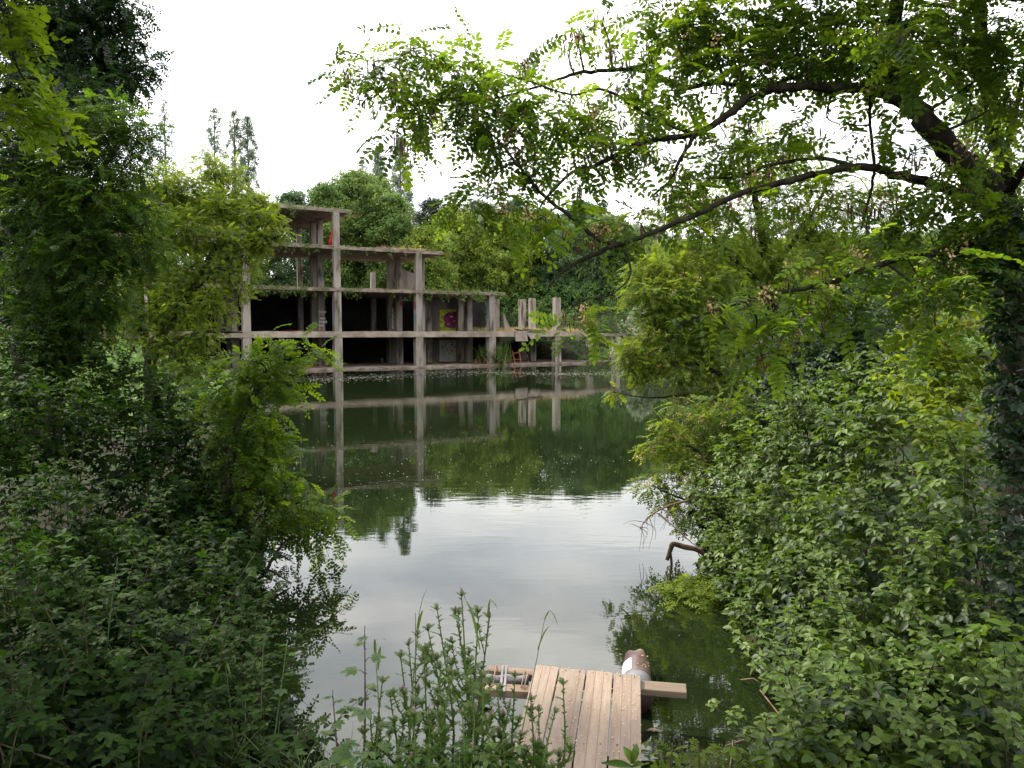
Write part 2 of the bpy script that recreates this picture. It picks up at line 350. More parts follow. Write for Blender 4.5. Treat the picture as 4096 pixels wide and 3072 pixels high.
# ------------------------------------------------------------------ water
mw = M('lake_water', (.0058, .0098, .0036), .012, .5); t = mw.node_tree; b = t.nodes['Principled BSDF']; b.inputs['IOR'].default_value = 1.40
c = t.nodes.new('ShaderNodeTexCoord'); mp = t.nodes.new('ShaderNodeMapping'); mp.inputs['Scale'].default_value = (.55, 1.5, 1); t.links.new(c.outputs['Object'], mp.inputs[0])
n1 = t.nodes.new('ShaderNodeTexNoise'); n1.inputs['Scale'].default_value = 3.2; n1.inputs['Detail'].default_value = 3; t.links.new(mp.outputs[0], n1.inputs[0])
n2 = t.nodes.new('ShaderNodeTexNoise'); n2.inputs['Scale'].default_value = .14; n2.inputs['Detail'].default_value = 3; t.links.new(c.outputs['Object'], n2.inputs[0])
mr = t.nodes.new('ShaderNodeMapRange'); mr.inputs['From Min'].default_value = .42; mr.inputs['From Max'].default_value = .62; mr.inputs['To Min'].default_value = .12; mr.inputs['To Max'].default_value = 1; t.links.new(n2.outputs[0], mr.inputs[0])
mu = t.nodes.new('ShaderNodeMath'); mu.operation = 'MULTIPLY'; t.links.new(n1.outputs[0], mu.inputs[0]); t.links.new(mr.outputs[0], mu.inputs[1])
bu = t.nodes.new('ShaderNodeBump'); bu.inputs['Strength'].default_value = 1; bu.inputs['Distance'].default_value = .0021; t.links.new(mu.outputs[0], bu.inputs['Height']); t.links.new(bu.outputs[0], b.inputs['Normal'])
wm = MB(); wm.add([(-80, 2.0, 0), (80, 2.0, 0), (80, 90, 0), (-80, 90, 0)], [(0, 1, 2, 3)])
tag(wm.build('water', mw), 'still dark green lake water mirroring trees and pale sky', 'water', kind='structure')

# ------------------------------------------------------------------ ruined building
BLD = empty('ruined_building', (-16.98, 49.8, 0), 'unfinished roofless concrete frame building standing in the lake with stepped floors', 'building', rz=math.atan2(.5076, .8616))
def bbox(name, a, b, mat, bevel=.02, parent=None): return MB().box(a, b).build(name, mat, parent or BLD, bevel)
def slab_edge(name, s0, s1, d0, d1, z0, z1, mat, rag=.06, step=.6):
    """slab with a slightly broken, sagging outline"""
    ss = list(np.arange(s0, s1, step))+[s1]; top = []
    r = random.Random(name+str(z1))
    front = [(s_, d0+r.uniform(0, rag), z1+r.uniform(-.02, .03)) for s_ in ss]
    back = [(s_, d1+r.uniform(-rag*3, 0), z1+r.uniform(-.02, .03)) for s_ in reversed(ss)]
    n = len(ss); fv = front; bv = list(reversed(back)); mb = MB(); vs = []; fs = []
    for i in range(n):
        f = fv[i]; k = bv[i]; vs += [f, k, (f[0], f[1], z0+r.uniform(-.01, .01)), (k[0], k[1], z0)]
    for i in range(n-1):
        a = 4*i; c_ = a+4; fs += [(a, c_, c_+1, a+1), (a+2, a+3, c_+3, c_+2), (a, a+2, c_+2, c_), (a+1, c_+1, c_+3, a+3)]
    fs += [(0, 1, 3, 2), (4*n-4, 4*n-2, 4*n-1, 4*n-3)]
    mb.add(vs, fs); return mb.build(name, mat, BLD)
slab_edge('ground_slab', -24, 33, -.35, 13, -.6, .13, m_slab)
slab_edge('floor_slab', -24, 27.6, -.06, 11.2, 2.2, 2.6, m_slab_rust, .02)
slab_edge('floor_slab', -24, 19.1, -.10, 11.2, 5.33, 5.56, m_slab, .10)
slab_edge('floor_slab', -24, 13.9, .02, 7.7, 8.16, 8.40, m_slab, .05)
slab_edge('roof_slab', -24, 6.9, .02, 10, 10.62, 10.86, m_slab, .05)
# columns (s, d, ztop, widths)
cols = []
for i in range(-4, 7):
    s_ = 6*i; ft = 10.8 if i <= 1 else {2: 8.45, 3: 5.5, 4: 5.28, 5: 2.16, 6: 1.9}[i]
    cols.append((s_, .25, ft, .50))
    t2 = {2: 8.1, 3: 5.3, 4: 5.36, 5: 2.5, 6: 1.8}.get(i, 10.6)
    if i < 6:
        cols.append((s_, 3.95, t2, .46)); cols.append((s_, 5.55, t2-.02, .50))
    if i <= 3: cols.append((s_, 9.4, {2: 7.4, 3: 5.3}.get(i, 10.6), .40))
cols += [(12.95, 1.6, 8.1, .30), (20.4, 4.0, 5.2, .62), (15.1, 5.6, 5.3, .62)]
for (s_, d_, zt, wd) in cols:
    mb = MB(); h = wd/2
    z0s = [-.6, 2.4, 5.45, 8.3, 12]
    for k in range(4):
        a, e = z0s[k], min(z0s[k+1], zt)
        if e <= a+.05: break
        q = h*(1.12, 1.0, .92, .86)[k]; c0 = [(s_-q, d_-q), (s_+q, d_-q), (s_+q, d_+q), (s_-q, d_+q)]
        # columns keep their front and are chipped a little
        mb.box((s_-q, d_-q+(.003*k), a), (s_+q, d_+q, e-(0 if e == zt else .001)))
    mb.build('column', m_conc, BLD, .025)
# beams under the first floor near the end, walls
bbox('end_beam', (27.62, .05, 2.18), (30.2, .42, 2.44), m_slab)
bbox('thin_rail_beam', (27.9, .2, 2.26), (36, .34, 2.36), m_conc, .01)
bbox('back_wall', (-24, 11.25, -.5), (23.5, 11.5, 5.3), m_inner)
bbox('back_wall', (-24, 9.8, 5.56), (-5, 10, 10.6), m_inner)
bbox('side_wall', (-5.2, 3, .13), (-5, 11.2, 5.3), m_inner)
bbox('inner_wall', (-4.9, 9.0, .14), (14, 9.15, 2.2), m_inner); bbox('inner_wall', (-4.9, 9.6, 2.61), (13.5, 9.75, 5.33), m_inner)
m_wallg = nmat('grimy_wall', (.055, .05, .045), (.13, .12, .11), .8, 6, .95, .1, (1, 1, .4), .4)
bbox('inner_wall', (15.42, 5.72, 2.61), (17.72, 5.88, 5.32), m_wallg); bbox('inner_wall', (15.42, 5.72, .14), (17.72, 5.88, 2.2), m_wallg)
mb = MB(); mb.add([(12.3, 4.4, 5.57), (13.6, 4.4, 5.57), (13.9, 4.4, 6.9), (12.3, 4.4, 7.5), (12.3, 4.55, 5.57), (13.6, 4.55, 5.57), (13.9, 4.55, 6.9), (12.3, 4.55, 7.5)], [(0, 1, 2, 3), (7, 6, 5, 4), (0, 4, 5, 1), (1, 5, 6, 2), (2, 6, 7, 3), (3, 7, 4, 0)])
mb.build('stair_flank', m_conc, BLD)
mb = MB(); mb.add([(20.8, 3.2, 2.61), (21.6, 3.2, 2.61), (20.8, 3.2, 4.1), (20.8, 3.4, 2.61), (21.6, 3.4, 2.61), (20.8, 3.4, 4.1)], [(0, 1, 2), (5, 4, 3), (0, 3, 4, 1), (1, 4, 5, 2), (2, 5, 3, 0)])
mb.build('stair_flank', m_conc, BLD)
# rubble cords of rusted bars hanging out of the slab ends
m_rust = nmat('rusty_steel', (.07, .025, .012), (.17, .07, .03), 20, 4, .8, .3)
mb = MB(); r = random.Random(5)
for (s1, z, d1) in ((6.9, 10.75, 6), (13.9, 8.28, 6), (19.1, 5.45, 8)):
    for i in range(12):
        d_ = r.uniform(.1, d1); L_ = r.uniform(.3, 1.3)
        mb.tube([(s1-.2, d_, z), (s1+L_*.5, d_+r.uniform(-.1, .1), z+r.uniform(-.02, .06)), (s1+L_, d_+r.uniform(-.25, .25), z+r.uniform(-.25, .05))], .012, 4)
for i in range(60):
    s_ = r.uniform(0, 19); mb.tube([(s_, -.08, 5.57), (s_+r.uniform(-.3, .3), -.15, 5.57+r.uniform(-.1, .12))], .009, 4)
tag(mb.build('rebar', m_rust, BLD), kind='stuff')
# hanging broken floor panels
m_pan = nmat('fibre_panel', (.12, .10, .09), (.21, .18, .16), 3, 6, .9, .15)
Brot = Matrix.Rotation(math.atan2(.5076, .8616), 4, 'Z'); Binv = (Matrix.Translation(Vector((-16.98, 49.8, 0)))@Brot).inverted()
def BL(px, py, d):   # pixel onto a plane parallel to the facade at depth d -> local coords
    o_ = Binv@Vector((0, 0, CZ)); e_ = Binv@P(px, py, 10); v = e_-o_; t_ = (d-o_.y)/v.y
    return o_+v*t_
def panel(name, quad, d, th, mat, lean=0, parent=None):
    q = [BL(x, y, d) for x, y in quad]; q = [Vector((p.x, d+lean*(i in (0, 1)), p.z)) for i, p in enumerate(q)]
    mb = MB(); k = len(q); vs = q+[p+Vector((0, th, 0)) for p in q]
    mb.add(vs, [tuple(range(k-1, -1, -1)), tuple(range(k, 2*k))]+[(i, (i+1) % k, (i+1) % k+k, i+k) for i in range(k)])
    return mb.build(name, mat, parent or BLD)
def toplevel(o, label, cat, group=None):
    mw_ = Matrix.Translation(Vector((-16.98, 49.8, 0)))@Brot
    o.parent = None; o.data.transform(mw_); return tag(o, label, cat, group)
toplevel(panel('hanging_panel', [(2062, 1326), (2110, 1328), (2112, 1365), (2063, 1365)], -.22, .03, m_pan, .12), 'square grey board hanging straight down from the first floor edge', 'panel', 'broken boards hanging from the slab edge')
toplevel(panel('hanging_panel', [(2111, 1334), (2150, 1330), (2163, 1352), (2124, 1357)], -.22, .03, m_pan, .12), 'tilted grey board hanging crooked beside the straight one', 'panel', 'broken boards hanging from the slab edge')
o = MB(); 
for i, (a, e) in enumerate((((2058, 1317), (2172, 1328)), ((2066, 1320), (2150, 1326)), ((2090, 1315), (2200, 1326)))):
    p = BL(*a, -.1+.15*i); q = BL(*e, -.1+.15*i); o.tube([p, q], [.06, .04], 5)
toplevel(o.build('fallen_board', m_bark_far, BLD), 'loose dark planks lying along the slab edge above the hanging boards', 'board')
# murals and graffiti (painted straight on walls and columns)
def flat(name, pts, d, mat, parent, off=.0): return panel(name, pts, d-off, .004, mat, 0, parent)
m_yel = nmat('mural_yellow', (.30, .29, .025), (.36, .32, .03), 2, 4, .8, .2, (1, 1, 1), .1, .3, .7, (.18, .32, .03), .9, .5, .6)
m_mag = nmat('mural_magenta', (.028, .006, .026), (.17, .010, .06), 2.2, 4, .7, .2, (1, 1, 1), .1, .42, .60, (.50, .14, .25), 3.5, .60, .66)
m_black = M('black_paint', (.012, .012, .014), .7); m_white = M('white_paint', (.62, .60, .58), .8); m_dgrn = M('dark_green_paint', (.03, .07, .02), .8)
m_palewall = nmat('whitewashed_wall', (.24, .24, .22), (.36, .35, .32), 2, 6, .9, .2)
m_greygrime = nmat('grime_grey', (.10, .095, .09), (.16, .15, .14), 3, 5, .9, .1)
mur = flat('mural', [(1759, 1239), (1846, 1239), (1846, 1325), (1759, 1325)], 5.70, m_yel, BLD); mur['label'] = 'yellow and green painted square with a dark magenta flower head'
cxm, cym = 1805, 1279; ring = []
for k, (dx, dy) in enumerate([(-31, -12), (-22, -22), (-10, -29), (4, -30), (12, -31), (22, -26), (27, -10), (28, 8), (27, 19), (18, 28), (8, 33), (-6, 32), (-18, 27), (-27, 22), (-25, 8), (-30, -2)]): ring.append((cxm+dx, cym+dy))
o = flat('mural_outline', [(cxm+(x-cxm)*1.07, cym+(y-cym)*1.07) for x, y in ring], 5.693, m_dgrn, mur); flat('mural_flower', ring, 5.686, m_mag, mur)
def text(name, s_, px, py, d, hpx, mat, parent, sx=1.0, bold=.0):
    c_ = bpy.data.curves.new(name, 'FONT'); c_.body = s_; p = BL(px, py, d); q = BL(px, py+hpx, d); hh = (p-q).length
    c_.size = hh/.72; c_.extrude = .002; c_.offset = bold*hh; c_.align_x = 'CENTER'; c_.materials.append(mat)
    o = bpy.data.objects.new(name, c_); C.objects.link(o); o.parent = parent; o.location = (p.x, d, q.z); o.rotation_euler = (R(90), 0, 0); o.scale = (sx, 1, 1)
    bpy.context.view_layer.update(); me = bpy.data.meshes.new_from_object(o.evaluated_get(bpy.context.evaluated_depsgraph_get())); o2 = bpy.data.objects.new('tmp', me); C.objects.link(o2); o2.parent = parent; o2.location = o.location; o2.rotation_euler = o.rotation_euler; o2.scale = o.scale; bpy.data.objects.remove(o); o2.name = name; return o2
for s_, x, y, h in (('CANIEVE', 1803, 1241, 10), ('S', 1767, 1263, 13), ('T', 1838, 1259, 13), ('SN', 1766, 1283, 10), ('OU', 1838, 1281, 10), ('SOTTOLIENDO', 1803, 1307, 13)):
    text('mural_lettering', s_, x, y, 5.688, h, m_dgrn, mur, 1.25 if len(s_) == 7 else (.78 if len(s_) > 9 else 1), .02)
pw = flat('painted_wall_panel', [(1758, 1361), (1846, 1361), (1846, 1447), (1758, 1447)], 5.70, m_palewall, BLD); pw['label'] = 'whitewashed panel with a black outlined hand'
def stroke(name, pts, d, wpx, mat, parent):
    mb = MB(); q = [BL(x, y, d) for x, y in pts]; wd = wpx*60/F/2
    for a, e in zip(q[:-1], q[1:]):
        t_ = (e-a).normalized(); nn = Vector((-t_.z, 0, t_.x))*wd; mb.add([a-nn-t_*wd*.6, e-nn+t_*wd*.6, e+nn+t_*wd*.6, a+nn-t_*wd*.6], [(0, 1, 2, 3)])
    return mb.build(name, mat, parent)
def cs(px, py): return (1720+px*.16878, 1200+py*.16878)
stroke('graffiti_outline', [cs(*q) for q in [(445, 1310), (425, 1200), (400, 1140), (365, 1090), (375, 1020), (440, 985), (520, 990), (545, 1030), (495, 1080), (560, 1060), (620, 1090), (580, 1130), (540, 1120)]], 5.69, 2.0, m_black, pw)
stroke('graffiti_outline', [cs(*q) for q in [(445, 1310), (500, 1250), (525, 1215), (500, 1190), (590, 1215)]], 5.686, 2.0, m_black, pw)
stroke('graffiti_spot', [cs(*q) for q in [(275, 1110), (290, 1140), (310, 1130), (300, 1100), (275, 1105)]], 5.69, 2.2, m_black, pw)
m_gw = M('white_spray', (.50, .50, .50), .8)
for s_, y, h in (('TESO', 1224, 10), ('NOEMY', 1243, 10), ('TI', 1256, 9), ('AMO', 1269, 9), ('THOMAS', 1282, 10), ('TUO', 1297, 9)):
    text('graffiti_lettering', s_, 1291 if s_ != 'TUO' else 1285, y, 3.69, h, m_gw if s_ != 'TESO' else m_greygrime, BLD, .62 if len(s_) > 4 else .8, .012)
m_tag = [M('teal_spray', (.07, .16, .17), .8), M('crimson_spray', (.22, .03, .06), .8), M('violet_spray', (.22, .15, .26), .8), M('blue_grey_spray', (.10, .12, .16), .8), M('pale_pink_spray', (.36, .22, .22), .8)]
def scrib(cx_, cy_, w_, h_, d, mat, n=9, seed=0, wpx=1.3):
    r = random.Random(seed); p = [(cx_+w_*math.sin(i*2.1+seed)*r.uniform(.5, 1), cy_+h_*(i/(n-1)-.5)*2+h_*.3*math.cos(i*3.3+seed)) for i in range(n)]
    stroke('graffiti_tag', p, d, wpx, mat, BLD)
scrib(1290, 1095, 9, 15, 3.70, m_tag[0], 12, 1, 1.5); scrib(1607, 1215, 9, 8, 3.70, m_tag[1], 12, 2, 2.2); scrib(1604, 1288, 9, 11, 3.70, m_tag[4], 10, 3, 1.4)
scrib(1571, 1275, 4, 40, 5.27, m_gw, 24, 4, 1.6); scrib(1882, 1280, 8, 8, 3.70, m_tag[2], 12, 5, 2.2); scrib(1884, 1262, 8, 6, 3.70, m_tag[3], 8, 6, 2)
scrib(2093, 1280, 3, 16, 5.28, m_greygrime, 12, 7, 1.4); scrib(1607, 1390, 9, 4, 3.67, m_tag[3], 8, 8, 1.4); scrib(1886, 1395, 8, 26, 3.67, m_greygrime, 18, 9, 1)
for k, (x, y) in enumerate(((1673, 1225), (1673, 1262), (1672, 1300))):
    pass
# side-face paint on the front columns (thin strips lying on their left faces)
def sidepaint(s_, q, za, zb, mat):
    MB().add([(s_-q-.004, .05, za), (s_-q-.004, .42, za), (s_-q-.004, .42, zb), (s_-q-.004, .05, zb)], [(3, 2, 1, 0)]).build('side_graffiti', mat, BLD)
sidepaint(12, .25, 4.2, 4.7, m_tag[1]); sidepaint(12, .25, 3.2, 3.9, m_tag[0]); sidepaint(6, .25, 3.0, 4.4, m_tag[3]); sidepaint(18, .25, 3.6, 4.9, m_tag[3])
# foothold grooves on the waterline of column B and C
for s_ in (6, 12):
    mb = MB()
    for k in range(6): mb.box((s_-.12, -.036, .22+.085*k), (s_+.22, -.031, .245+.085*k))
    mb.build('tide_marks', m_greygrime, BLD)
# banner
m_ban = nmat('red_banner', (.42, .02, .02), (.52, .035, .03), 3, 4, .85, .2, (1, 1, 1), .1, .3, .7, (.60, .52, .50), 2.2, .66, .70)
bp = [(1334, 858, 1337), (1331, 880, 1338), (1327, 905, 1336), (1324, 930, 1337), (1317, 960, 1336), (1312, 985, 1333)]
mb = MB(); vs = []
for i, (a, y, e) in enumerate(bp):
    for k in range(5):
        p = P(a+(e-a)*k/4, y, 53.1+.12*math.sin(k*1.9+i*.8)); vs.append(p)
mb.add(vs, [(5*i+k, 5*i+k+5, 5*i+k+6, 5*i+k+1) for i in range(5) for k in range(4)], True)
o = mb.build('banner', m_ban); sm_ = o.modifiers.new('s', 'SOLIDIFY'); sm_.thickness = .012
tag(o, 'torn red cloth banner hanging beside the top storey column', 'banner')
# ladder
LAD = empty('ladder', P(2068, 1455, 60.6), 'orange metal ladder leaning out of the water at the slab edge', 'ladder')
m_or = nmat('orange_paint', (.24, .055, .025), (.32, .085, .04), 12, 4, .6, .4); inv = -Vector(LAD.location)
def seg(name, a, b, r_, mat, par): MB().tube([Vector(a)+inv, Vector(b)+inv], r_, 6).build(name, mat, par)
seg('rail', P(2049, 1402, 60.9), P(2061, 1462, 60.4), .035, m_or, LAD); seg('rail', P(2076, 1402, 60.9), P(2086, 1462, 60.4), .035, m_or, LAD)
for y in (1410, 1438): seg('rung', P(2050+(y-1402)*.2, y, 60.86), P(2077+(y-1402)*.18, y+1, 60.86), .028, m_or, LAD)
for i, (x, y0, y1) in enumerate(((1527, 1431, 1455), (1534, 1430, 1455), (2112, 1418, 1447), (1842, 1440, 1453))):
    tag(MB().tube([P(x-3, y0, 57+i*2), P(x+2, y1, 56.9+i*2)], .011, 5).build('metal_rod', m_pan), ['pale thin rod on the ground slab, left of a close pair', 'pale thin rod on the ground slab, right of a close pair', 'pale leaning rod right of the orange ladder', 'short pale rod below the whitewashed wall panel'][i], 'rod', 'thin rods on the ground slab')

# scattered small quads (litter, pollen)
def flecks(name, pts, size, mat, label, cat, th=.0, parent=None):
    n = len(pts); pos = np.array(pts, float); a = rng.uniform(0, 6.28, n); s_ = rng.uniform(*size, n); V = []
    base = np.array([(-1, -.5, 0), (.2, -.7, 0), (1, .1, .25), (-.2, .7, .1)])
    rot = np.zeros((n, 3, 3)); rot[:, 0, 0] = np.cos(a); rot[:, 0, 1] = -np.sin(a); rot[:, 1, 0] = np.sin(a); rot[:, 1, 1] = np.cos(a); rot[:, 2, 2] = 1
    V, Q, T = inst([(base, np.array([(0, 1, 2, 3)]))], pos, rot, s_, rng.uniform(0, 1, n))
    o = newmesh(name, V, Q, mat, parent, False, T)
    if label: tag(o, label, cat, kind='stuff')
    return o
m_red = M('red_plastic', (.36, .02, .02), .6); m_straw = nmat('dry_straw', (.26, .17, .08), (.48, .35, .18), 8, 4, .9, .1)
def lw(s_, d_, z): return (Matrix.Translation(Vector((-16.98, 49.8, 0)))@Brot)@Vector((s_, d_, z))
flecks('red_litter', [lw(random.uniform(2.2, 5.3), random.uniform(.0, .6), 2.63+random.uniform(0, .05)) for _ in range(90)]+[lw(random.uniform(3.6, 5.1), random.uniform(.3, .9), .17+random.uniform(0, .05)) for _ in range(60)]+[lw(random.uniform(8, 12), random.uniform(1, 2), 2.63) for _ in range(25)], (.03, .1), m_red, 'red scraps of litter strewn on the slabs left of the banner column', 'litter')

# ------------------------------------------------------------------ grass-like tufts
def blade(L=1, W=.02, bend=.5, seg_=5):
    V = []; 
    for i in range(seg_+1):
        t = i/seg_; x = bend*L*t*t; z = L*t*(1-.25*bend*t); wd = W*(1-t)**.6*.5+.0004; V += [(x, -wd, z), (x, wd, z)]
    return np.array(V), np.array([(2*i, 2*i+1, 2*i+3, 2*i+2) for i in range(seg_)])
BL3 = [blade(1, .018, .15), blade(1, .016, .45), blade(1, .02, .8), blade(1, .014, 1.1)]
def tuftmesh(name, pts, h, mat, parent=None, tm=None, lean=.25, tint=.5):
    n = len(pts); pos = np.array(pts, float); a = rng.uniform(0, 6.28, n)
    up = rng.normal(0, lean, (n, 3)); up[:, 2] = 1; d = np.stack([np.cos(a), np.sin(a), np.zeros(n)], 1)
    up /= np.linalg.norm(up, axis=1, keepdims=True); y = np.cross(up, d); y /= np.linalg.norm(y, axis=1, keepdims=True); x = np.cross(y, up)
    V, Q, T = inst(tm or BL3, pos, np.stack([x, y, up], 2), rng.uniform(*h, n), np.clip(rng.normal(tint, .2, n), 0, 1))
    return newmesh(name, V, Q, mat, parent, False, T)
m_grass = leafmat('grass_blade', (.026, .058, .008), (.085, .13, .018), (.18, .25, .02), .28, .45, .4)
m_drygrass = leafmat('dry_grass_blade', (.20, .14, .07), (.42, .30, .15), (.3, .22, .1), .3, .8, .1)
WB = [blade(1, .06, .1), blade(1, .05, .4), blade(1, .07, .7)]
tag(tuftmesh('dry_grass', [lw(random.uniform(18.6, 27), random.uniform(.1, 5), 2.6) for _ in range(2200)]+[lw(random.uniform(9.5, 13), random.uniform(.3, 4), 8.4) for _ in range(700)], (.12, .5), m_drygrass, tm=WB, lean=.5), 'straw coloured dry grass growing on the open floor slabs', 'grass', kind='stuff')
tag(tuftmesh('slab_weeds', [lw(random.uniform(17.5, 27), random.uniform(2, 11), 2.6) for _ in range(900)]+[lw(random.uniform(0, 19), random.uniform(.2, 1.5), 5.56) for _ in range(350)]+[lw(random.uniform(0, 7), random.uniform(.2, 9), 10.86) for _ in range(500)], (.15, .6), m_grass, tm=WB, lean=.6), 'green weeds sprouting on the concrete slabs', 'weeds', kind='stuff')
sv = []
for _ in range(260):
    s_ = random.choice([random.gauss(1, 2.5), random.uniform(-2, 19), random.gauss(16, 2)]); z_, lim = random.choice([(5.5, 19), (8.35, 13.8), (5.5, 19), (10.8, 6.8)])
    if s_ > lim: continue
    for k in range(random.randint(2, 7)): sv.append(lw(s_+random.gauss(0, .12), -.12-random.random()*.08, z_-k*.11+random.gauss(0, .04)))
sv = np.array(sv); m_ = len(sv); V, Q, T = inst(CLUS, sv, frames(rng.normal(0, 1, (m_, 3)), rng.normal(0, 1, (m_, 3))), rng.uniform(.18, .42, m_), np.clip(rng.normal(.35, .25, m_), 0, 1))
tag(newmesh('hanging_creepers', V, Q, m_far[0], None, False, T), 'green creepers trailing over the edges of the floor slabs', 'creepers', kind='stuff')
RC = empty('reed_clump', P(1975, 1458, 59.6), 'green reed clump with rusty dry base on the slab edge before a column', 'reeds')
c0 = RC.location
tuftmesh('green_reeds', [(random.gauss(0, .42), random.gauss(0, .3), -.1) for _ in range(700)], (.9, 2.0), m_grass, RC, WB, .28, .25)
tuftmesh('dry_reeds', [(random.gauss(0, .6), random.gauss(0, .35), -.1) for _ in range(420)], (.3, 1.0), leafmat('rusty_reed', (.10, .045, .025), (.22, .12, .07), (.2, .1, .05), .2, .8, .1), RC, WB, .7)

# ------------------------------------------------------------------ far trees
def far_tree(px, top, wpx, Y, mat, label, name='broadleaf_tree', bottom=None, group='trees behind the ruined building', cl=CLUS, dens=1.0, seed=0, flat_=.85, tint=.45):
    r = random.Random(px*7+seed); b = P(px, top, Y); gx = gz(b.x, Y); H = b.z-gx; rw = wpx*Y/F/2
    E = empty(name, (b.x, Y, gx), label, 'tree', group)
    off = Vector((b.x, Y, gx)); zb = H*.08 if bottom is None else P(px, bottom, Y).z-gx
    blobs = []; limbs = []
    tr = max(.12, H*.018)
    limbs.append([(0, 0, -.3, tr*1.4), (r.uniform(-.2, .2), 0, H*.3, tr), (r.uniform(-.4, .4), r.uniform(-.3, .3), H*.6, tr*.65), (0, 0, H*.92, tr*.2)])
    nb = 34
    for i in range(nb):
        t = (i+.5)/nb; z = zb+(H-zb)*t; prof = math.sin(math.pi*min(1, .18+.80*t))**.7; a = i*2.4+r.uniform(-.4, .4)
        q = rw*prof*r.uniform(.35, .78) if t < .93 else rw*.15; br = rw*r.uniform(.26, .42)*(1 if t < .9 else .7)
        zc = min(z, H-br*.8); blobs.append((q*math.cos(a), q*math.sin(a), zc, br, min(1, max(0, tint+r.uniform(-.22, .3))), flat_*r.uniform(.6, .85)))
        if i % 3 == 0: limbs.append([(0, 0, z*.55, tr*.5), (q*.4*math.cos(a), q*.4*math.sin(a), z*.75, tr*.3), (q*math.cos(a), q*math.sin(a), zc, tr*.12)])
    limbs_mesh('trunk', limbs, m_bark_far, E, None, k=6)
    pos, o, t = blobpts(blobs, dens, .16, .22); n = len(pos); d = o*.7+rng.normal(0, .5, (n, 3)); nn = rng.normal(0, .4, (n, 3))+o*.5; nn[:, 2] += .6
    V, Q, T = inst(cl, pos, frames(d, nn), rng.uniform(.7, 1.25, n), t); newmesh('crown', V, Q, mat, E, False, T)
    return E
FT = [  # px, top, width, Y, mat, label
 (1010, 770, 200, 72, 0, 'green tree rising just over the left part of the roof slab'),
 (1180, 760, 240, 74, 2, 'low dusky tree crown above the middle of the roof slab'),
 (1300, 730, 250, 76, 0, 'tree crown directly behind the red banner column'),
 (1430, 680, 400, 80, 0, 'largest bright green tree towering behind the top storey end'),
 (1570, 770, 280, 77, 0, 'green tree behind the third floor slab end'),
 (1710, 900, 260, 76, 1, 'yellow green small tree beyond the broken third floor slab'),
 (1830, 840, 280, 82, 1, 'yellow green tree above the mural wall'),
 (1920, 800, 240, 92, 3, 'pale greyish tree top under the hanging locust tips'),
 (2030, 850, 300, 82, 1, 'light green tree between mural and free standing columns'),
 (2170, 830, 300, 84, 0, 'green tree above the pair of free standing columns'),
 (2070, 790, 200, 100, 2, 'distant dull green crown behind the locust limbs, left of centre'),
 (2330, 800, 280, 95, 2, 'distant brownish green crown showing through the locust limbs'),
 (2300, 900, 300, 80, 2, 'dark green tree behind the tallest free standing column'),
 (2440, 860, 320, 82, 0, 'green tree on the bank beyond the last floor slab'),
 (2570, 900, 300, 88, 3, 'silvery leaved tree above the right end of the ruin'),
 (2560, 1230, 150, 66, 3, 'pale willow like shrub at the water right of the ruin'),
 (2720, 960, 330, 80, 1, 'bright tree on far shore behind the right hand locusts'),
 (2950, 940, 360, 78, 0, 'wide tree on far shore behind the long arching limb'),
 (3250, 920, 380, 76, 1, 'far shore tree seen through the right foliage'),
 (3550, 930, 380, 72, 0, 'far shore tree near the thick leaning limb'),
 (3850, 900, 400, 70, 2, 'far shore tree behind the right hand trunks'),
 (850, 760, 300, 62, 2, 'dull tree behind the left yellow green locust'),
 (600, 740, 340, 58, 0, 'tree far back between the left locusts'),
 (300, 720, 380, 55, 2, 'dark tree far back at the left edge'),
]
for i, (px, top, wd, Y, k, lab) in enumerate(FT): far_tree(px, top, wd, Y, m_far[k], lab, seed=i, tint=.35 if k == 0 else .5)
for i, (px, top, wd, Y, lab) in enumerate([(1730, 790, 210, 90, 'dark conifer right of the largest green tree'), (1800, 810, 200, 92, 'shorter dark conifer beside the first one'), (1690, 850, 160, 88, 'dark conifer low behind the broken slab end'), (2420, 800, 120, 105, 'dark conifer far behind the diagonal locust limb')]):
    far_tree(px, top, wd, Y, m_far[4], lab, 'conifer', seed=40+i, group='dark conifers behind the ruin', cl=FINE+CLUS[:2])
def poplar(px, top, wpx, Y, label, dens, base=None, lean=0):
    b = P(px, top, Y); g = gz(b.x, Y); H = b.z-g; rw = wpx*2.0*Y/F/2; E = empty('poplar', (b.x, Y, g), label, 'poplar', 'slender poplars on the skyline')
    blobs = []; r = random.Random(px); limbs = [[(0, 0, -.3, .3), (0, 0, H*.4, .22), (lean, 0, H*.75, .12), (lean, 0, H*.98, .03)]]
    for i in range(46):
        t = i/45; z = H*(.30+.69*t); prof = (1-t)**.45*(.55+.45*math.sin(t*2.6+.5)) + .12; a = i*2.4; q = rw*prof*r.uniform(.2, .75)
        br = rw*r.uniform(.20, .36)*(.7+.3*(1-t)); blobs.append((lean*t+q*math.cos(a), q*math.sin(a), z, br, r.uniform(.2, .8), 1.3))
        if i % 2 == 0: limbs.append([(lean*t, 0, z-1.8, .06), (lean*t+q*.6*math.cos(a), q*.6*math.sin(a), z-.8, .04), (lean*t+q*math.cos(a), q*math.sin(a), z+.5, .015)])
    limbs_mesh('trunk', limbs, m_bark_far, E, None, k=5)
    pos, o, t = blobpts(blobs, dens*1.2, .15, .5); n = len(pos); d = o*.5+rng.normal(0, .5, (n, 3)); d[:, 2] += .5; nn = rng.normal(0, .6, (n, 3)); nn[:, 2] += .3
    V, Q, T = inst(CLUS, pos, frames(d, nn), rng.uniform(.5, .95, n), t); newmesh('crown', V, Q, m_poplar, E, False, T)
poplar(655, 395, 90, 112, 'thin sparse poplar, leftmost on the skyline', .42)
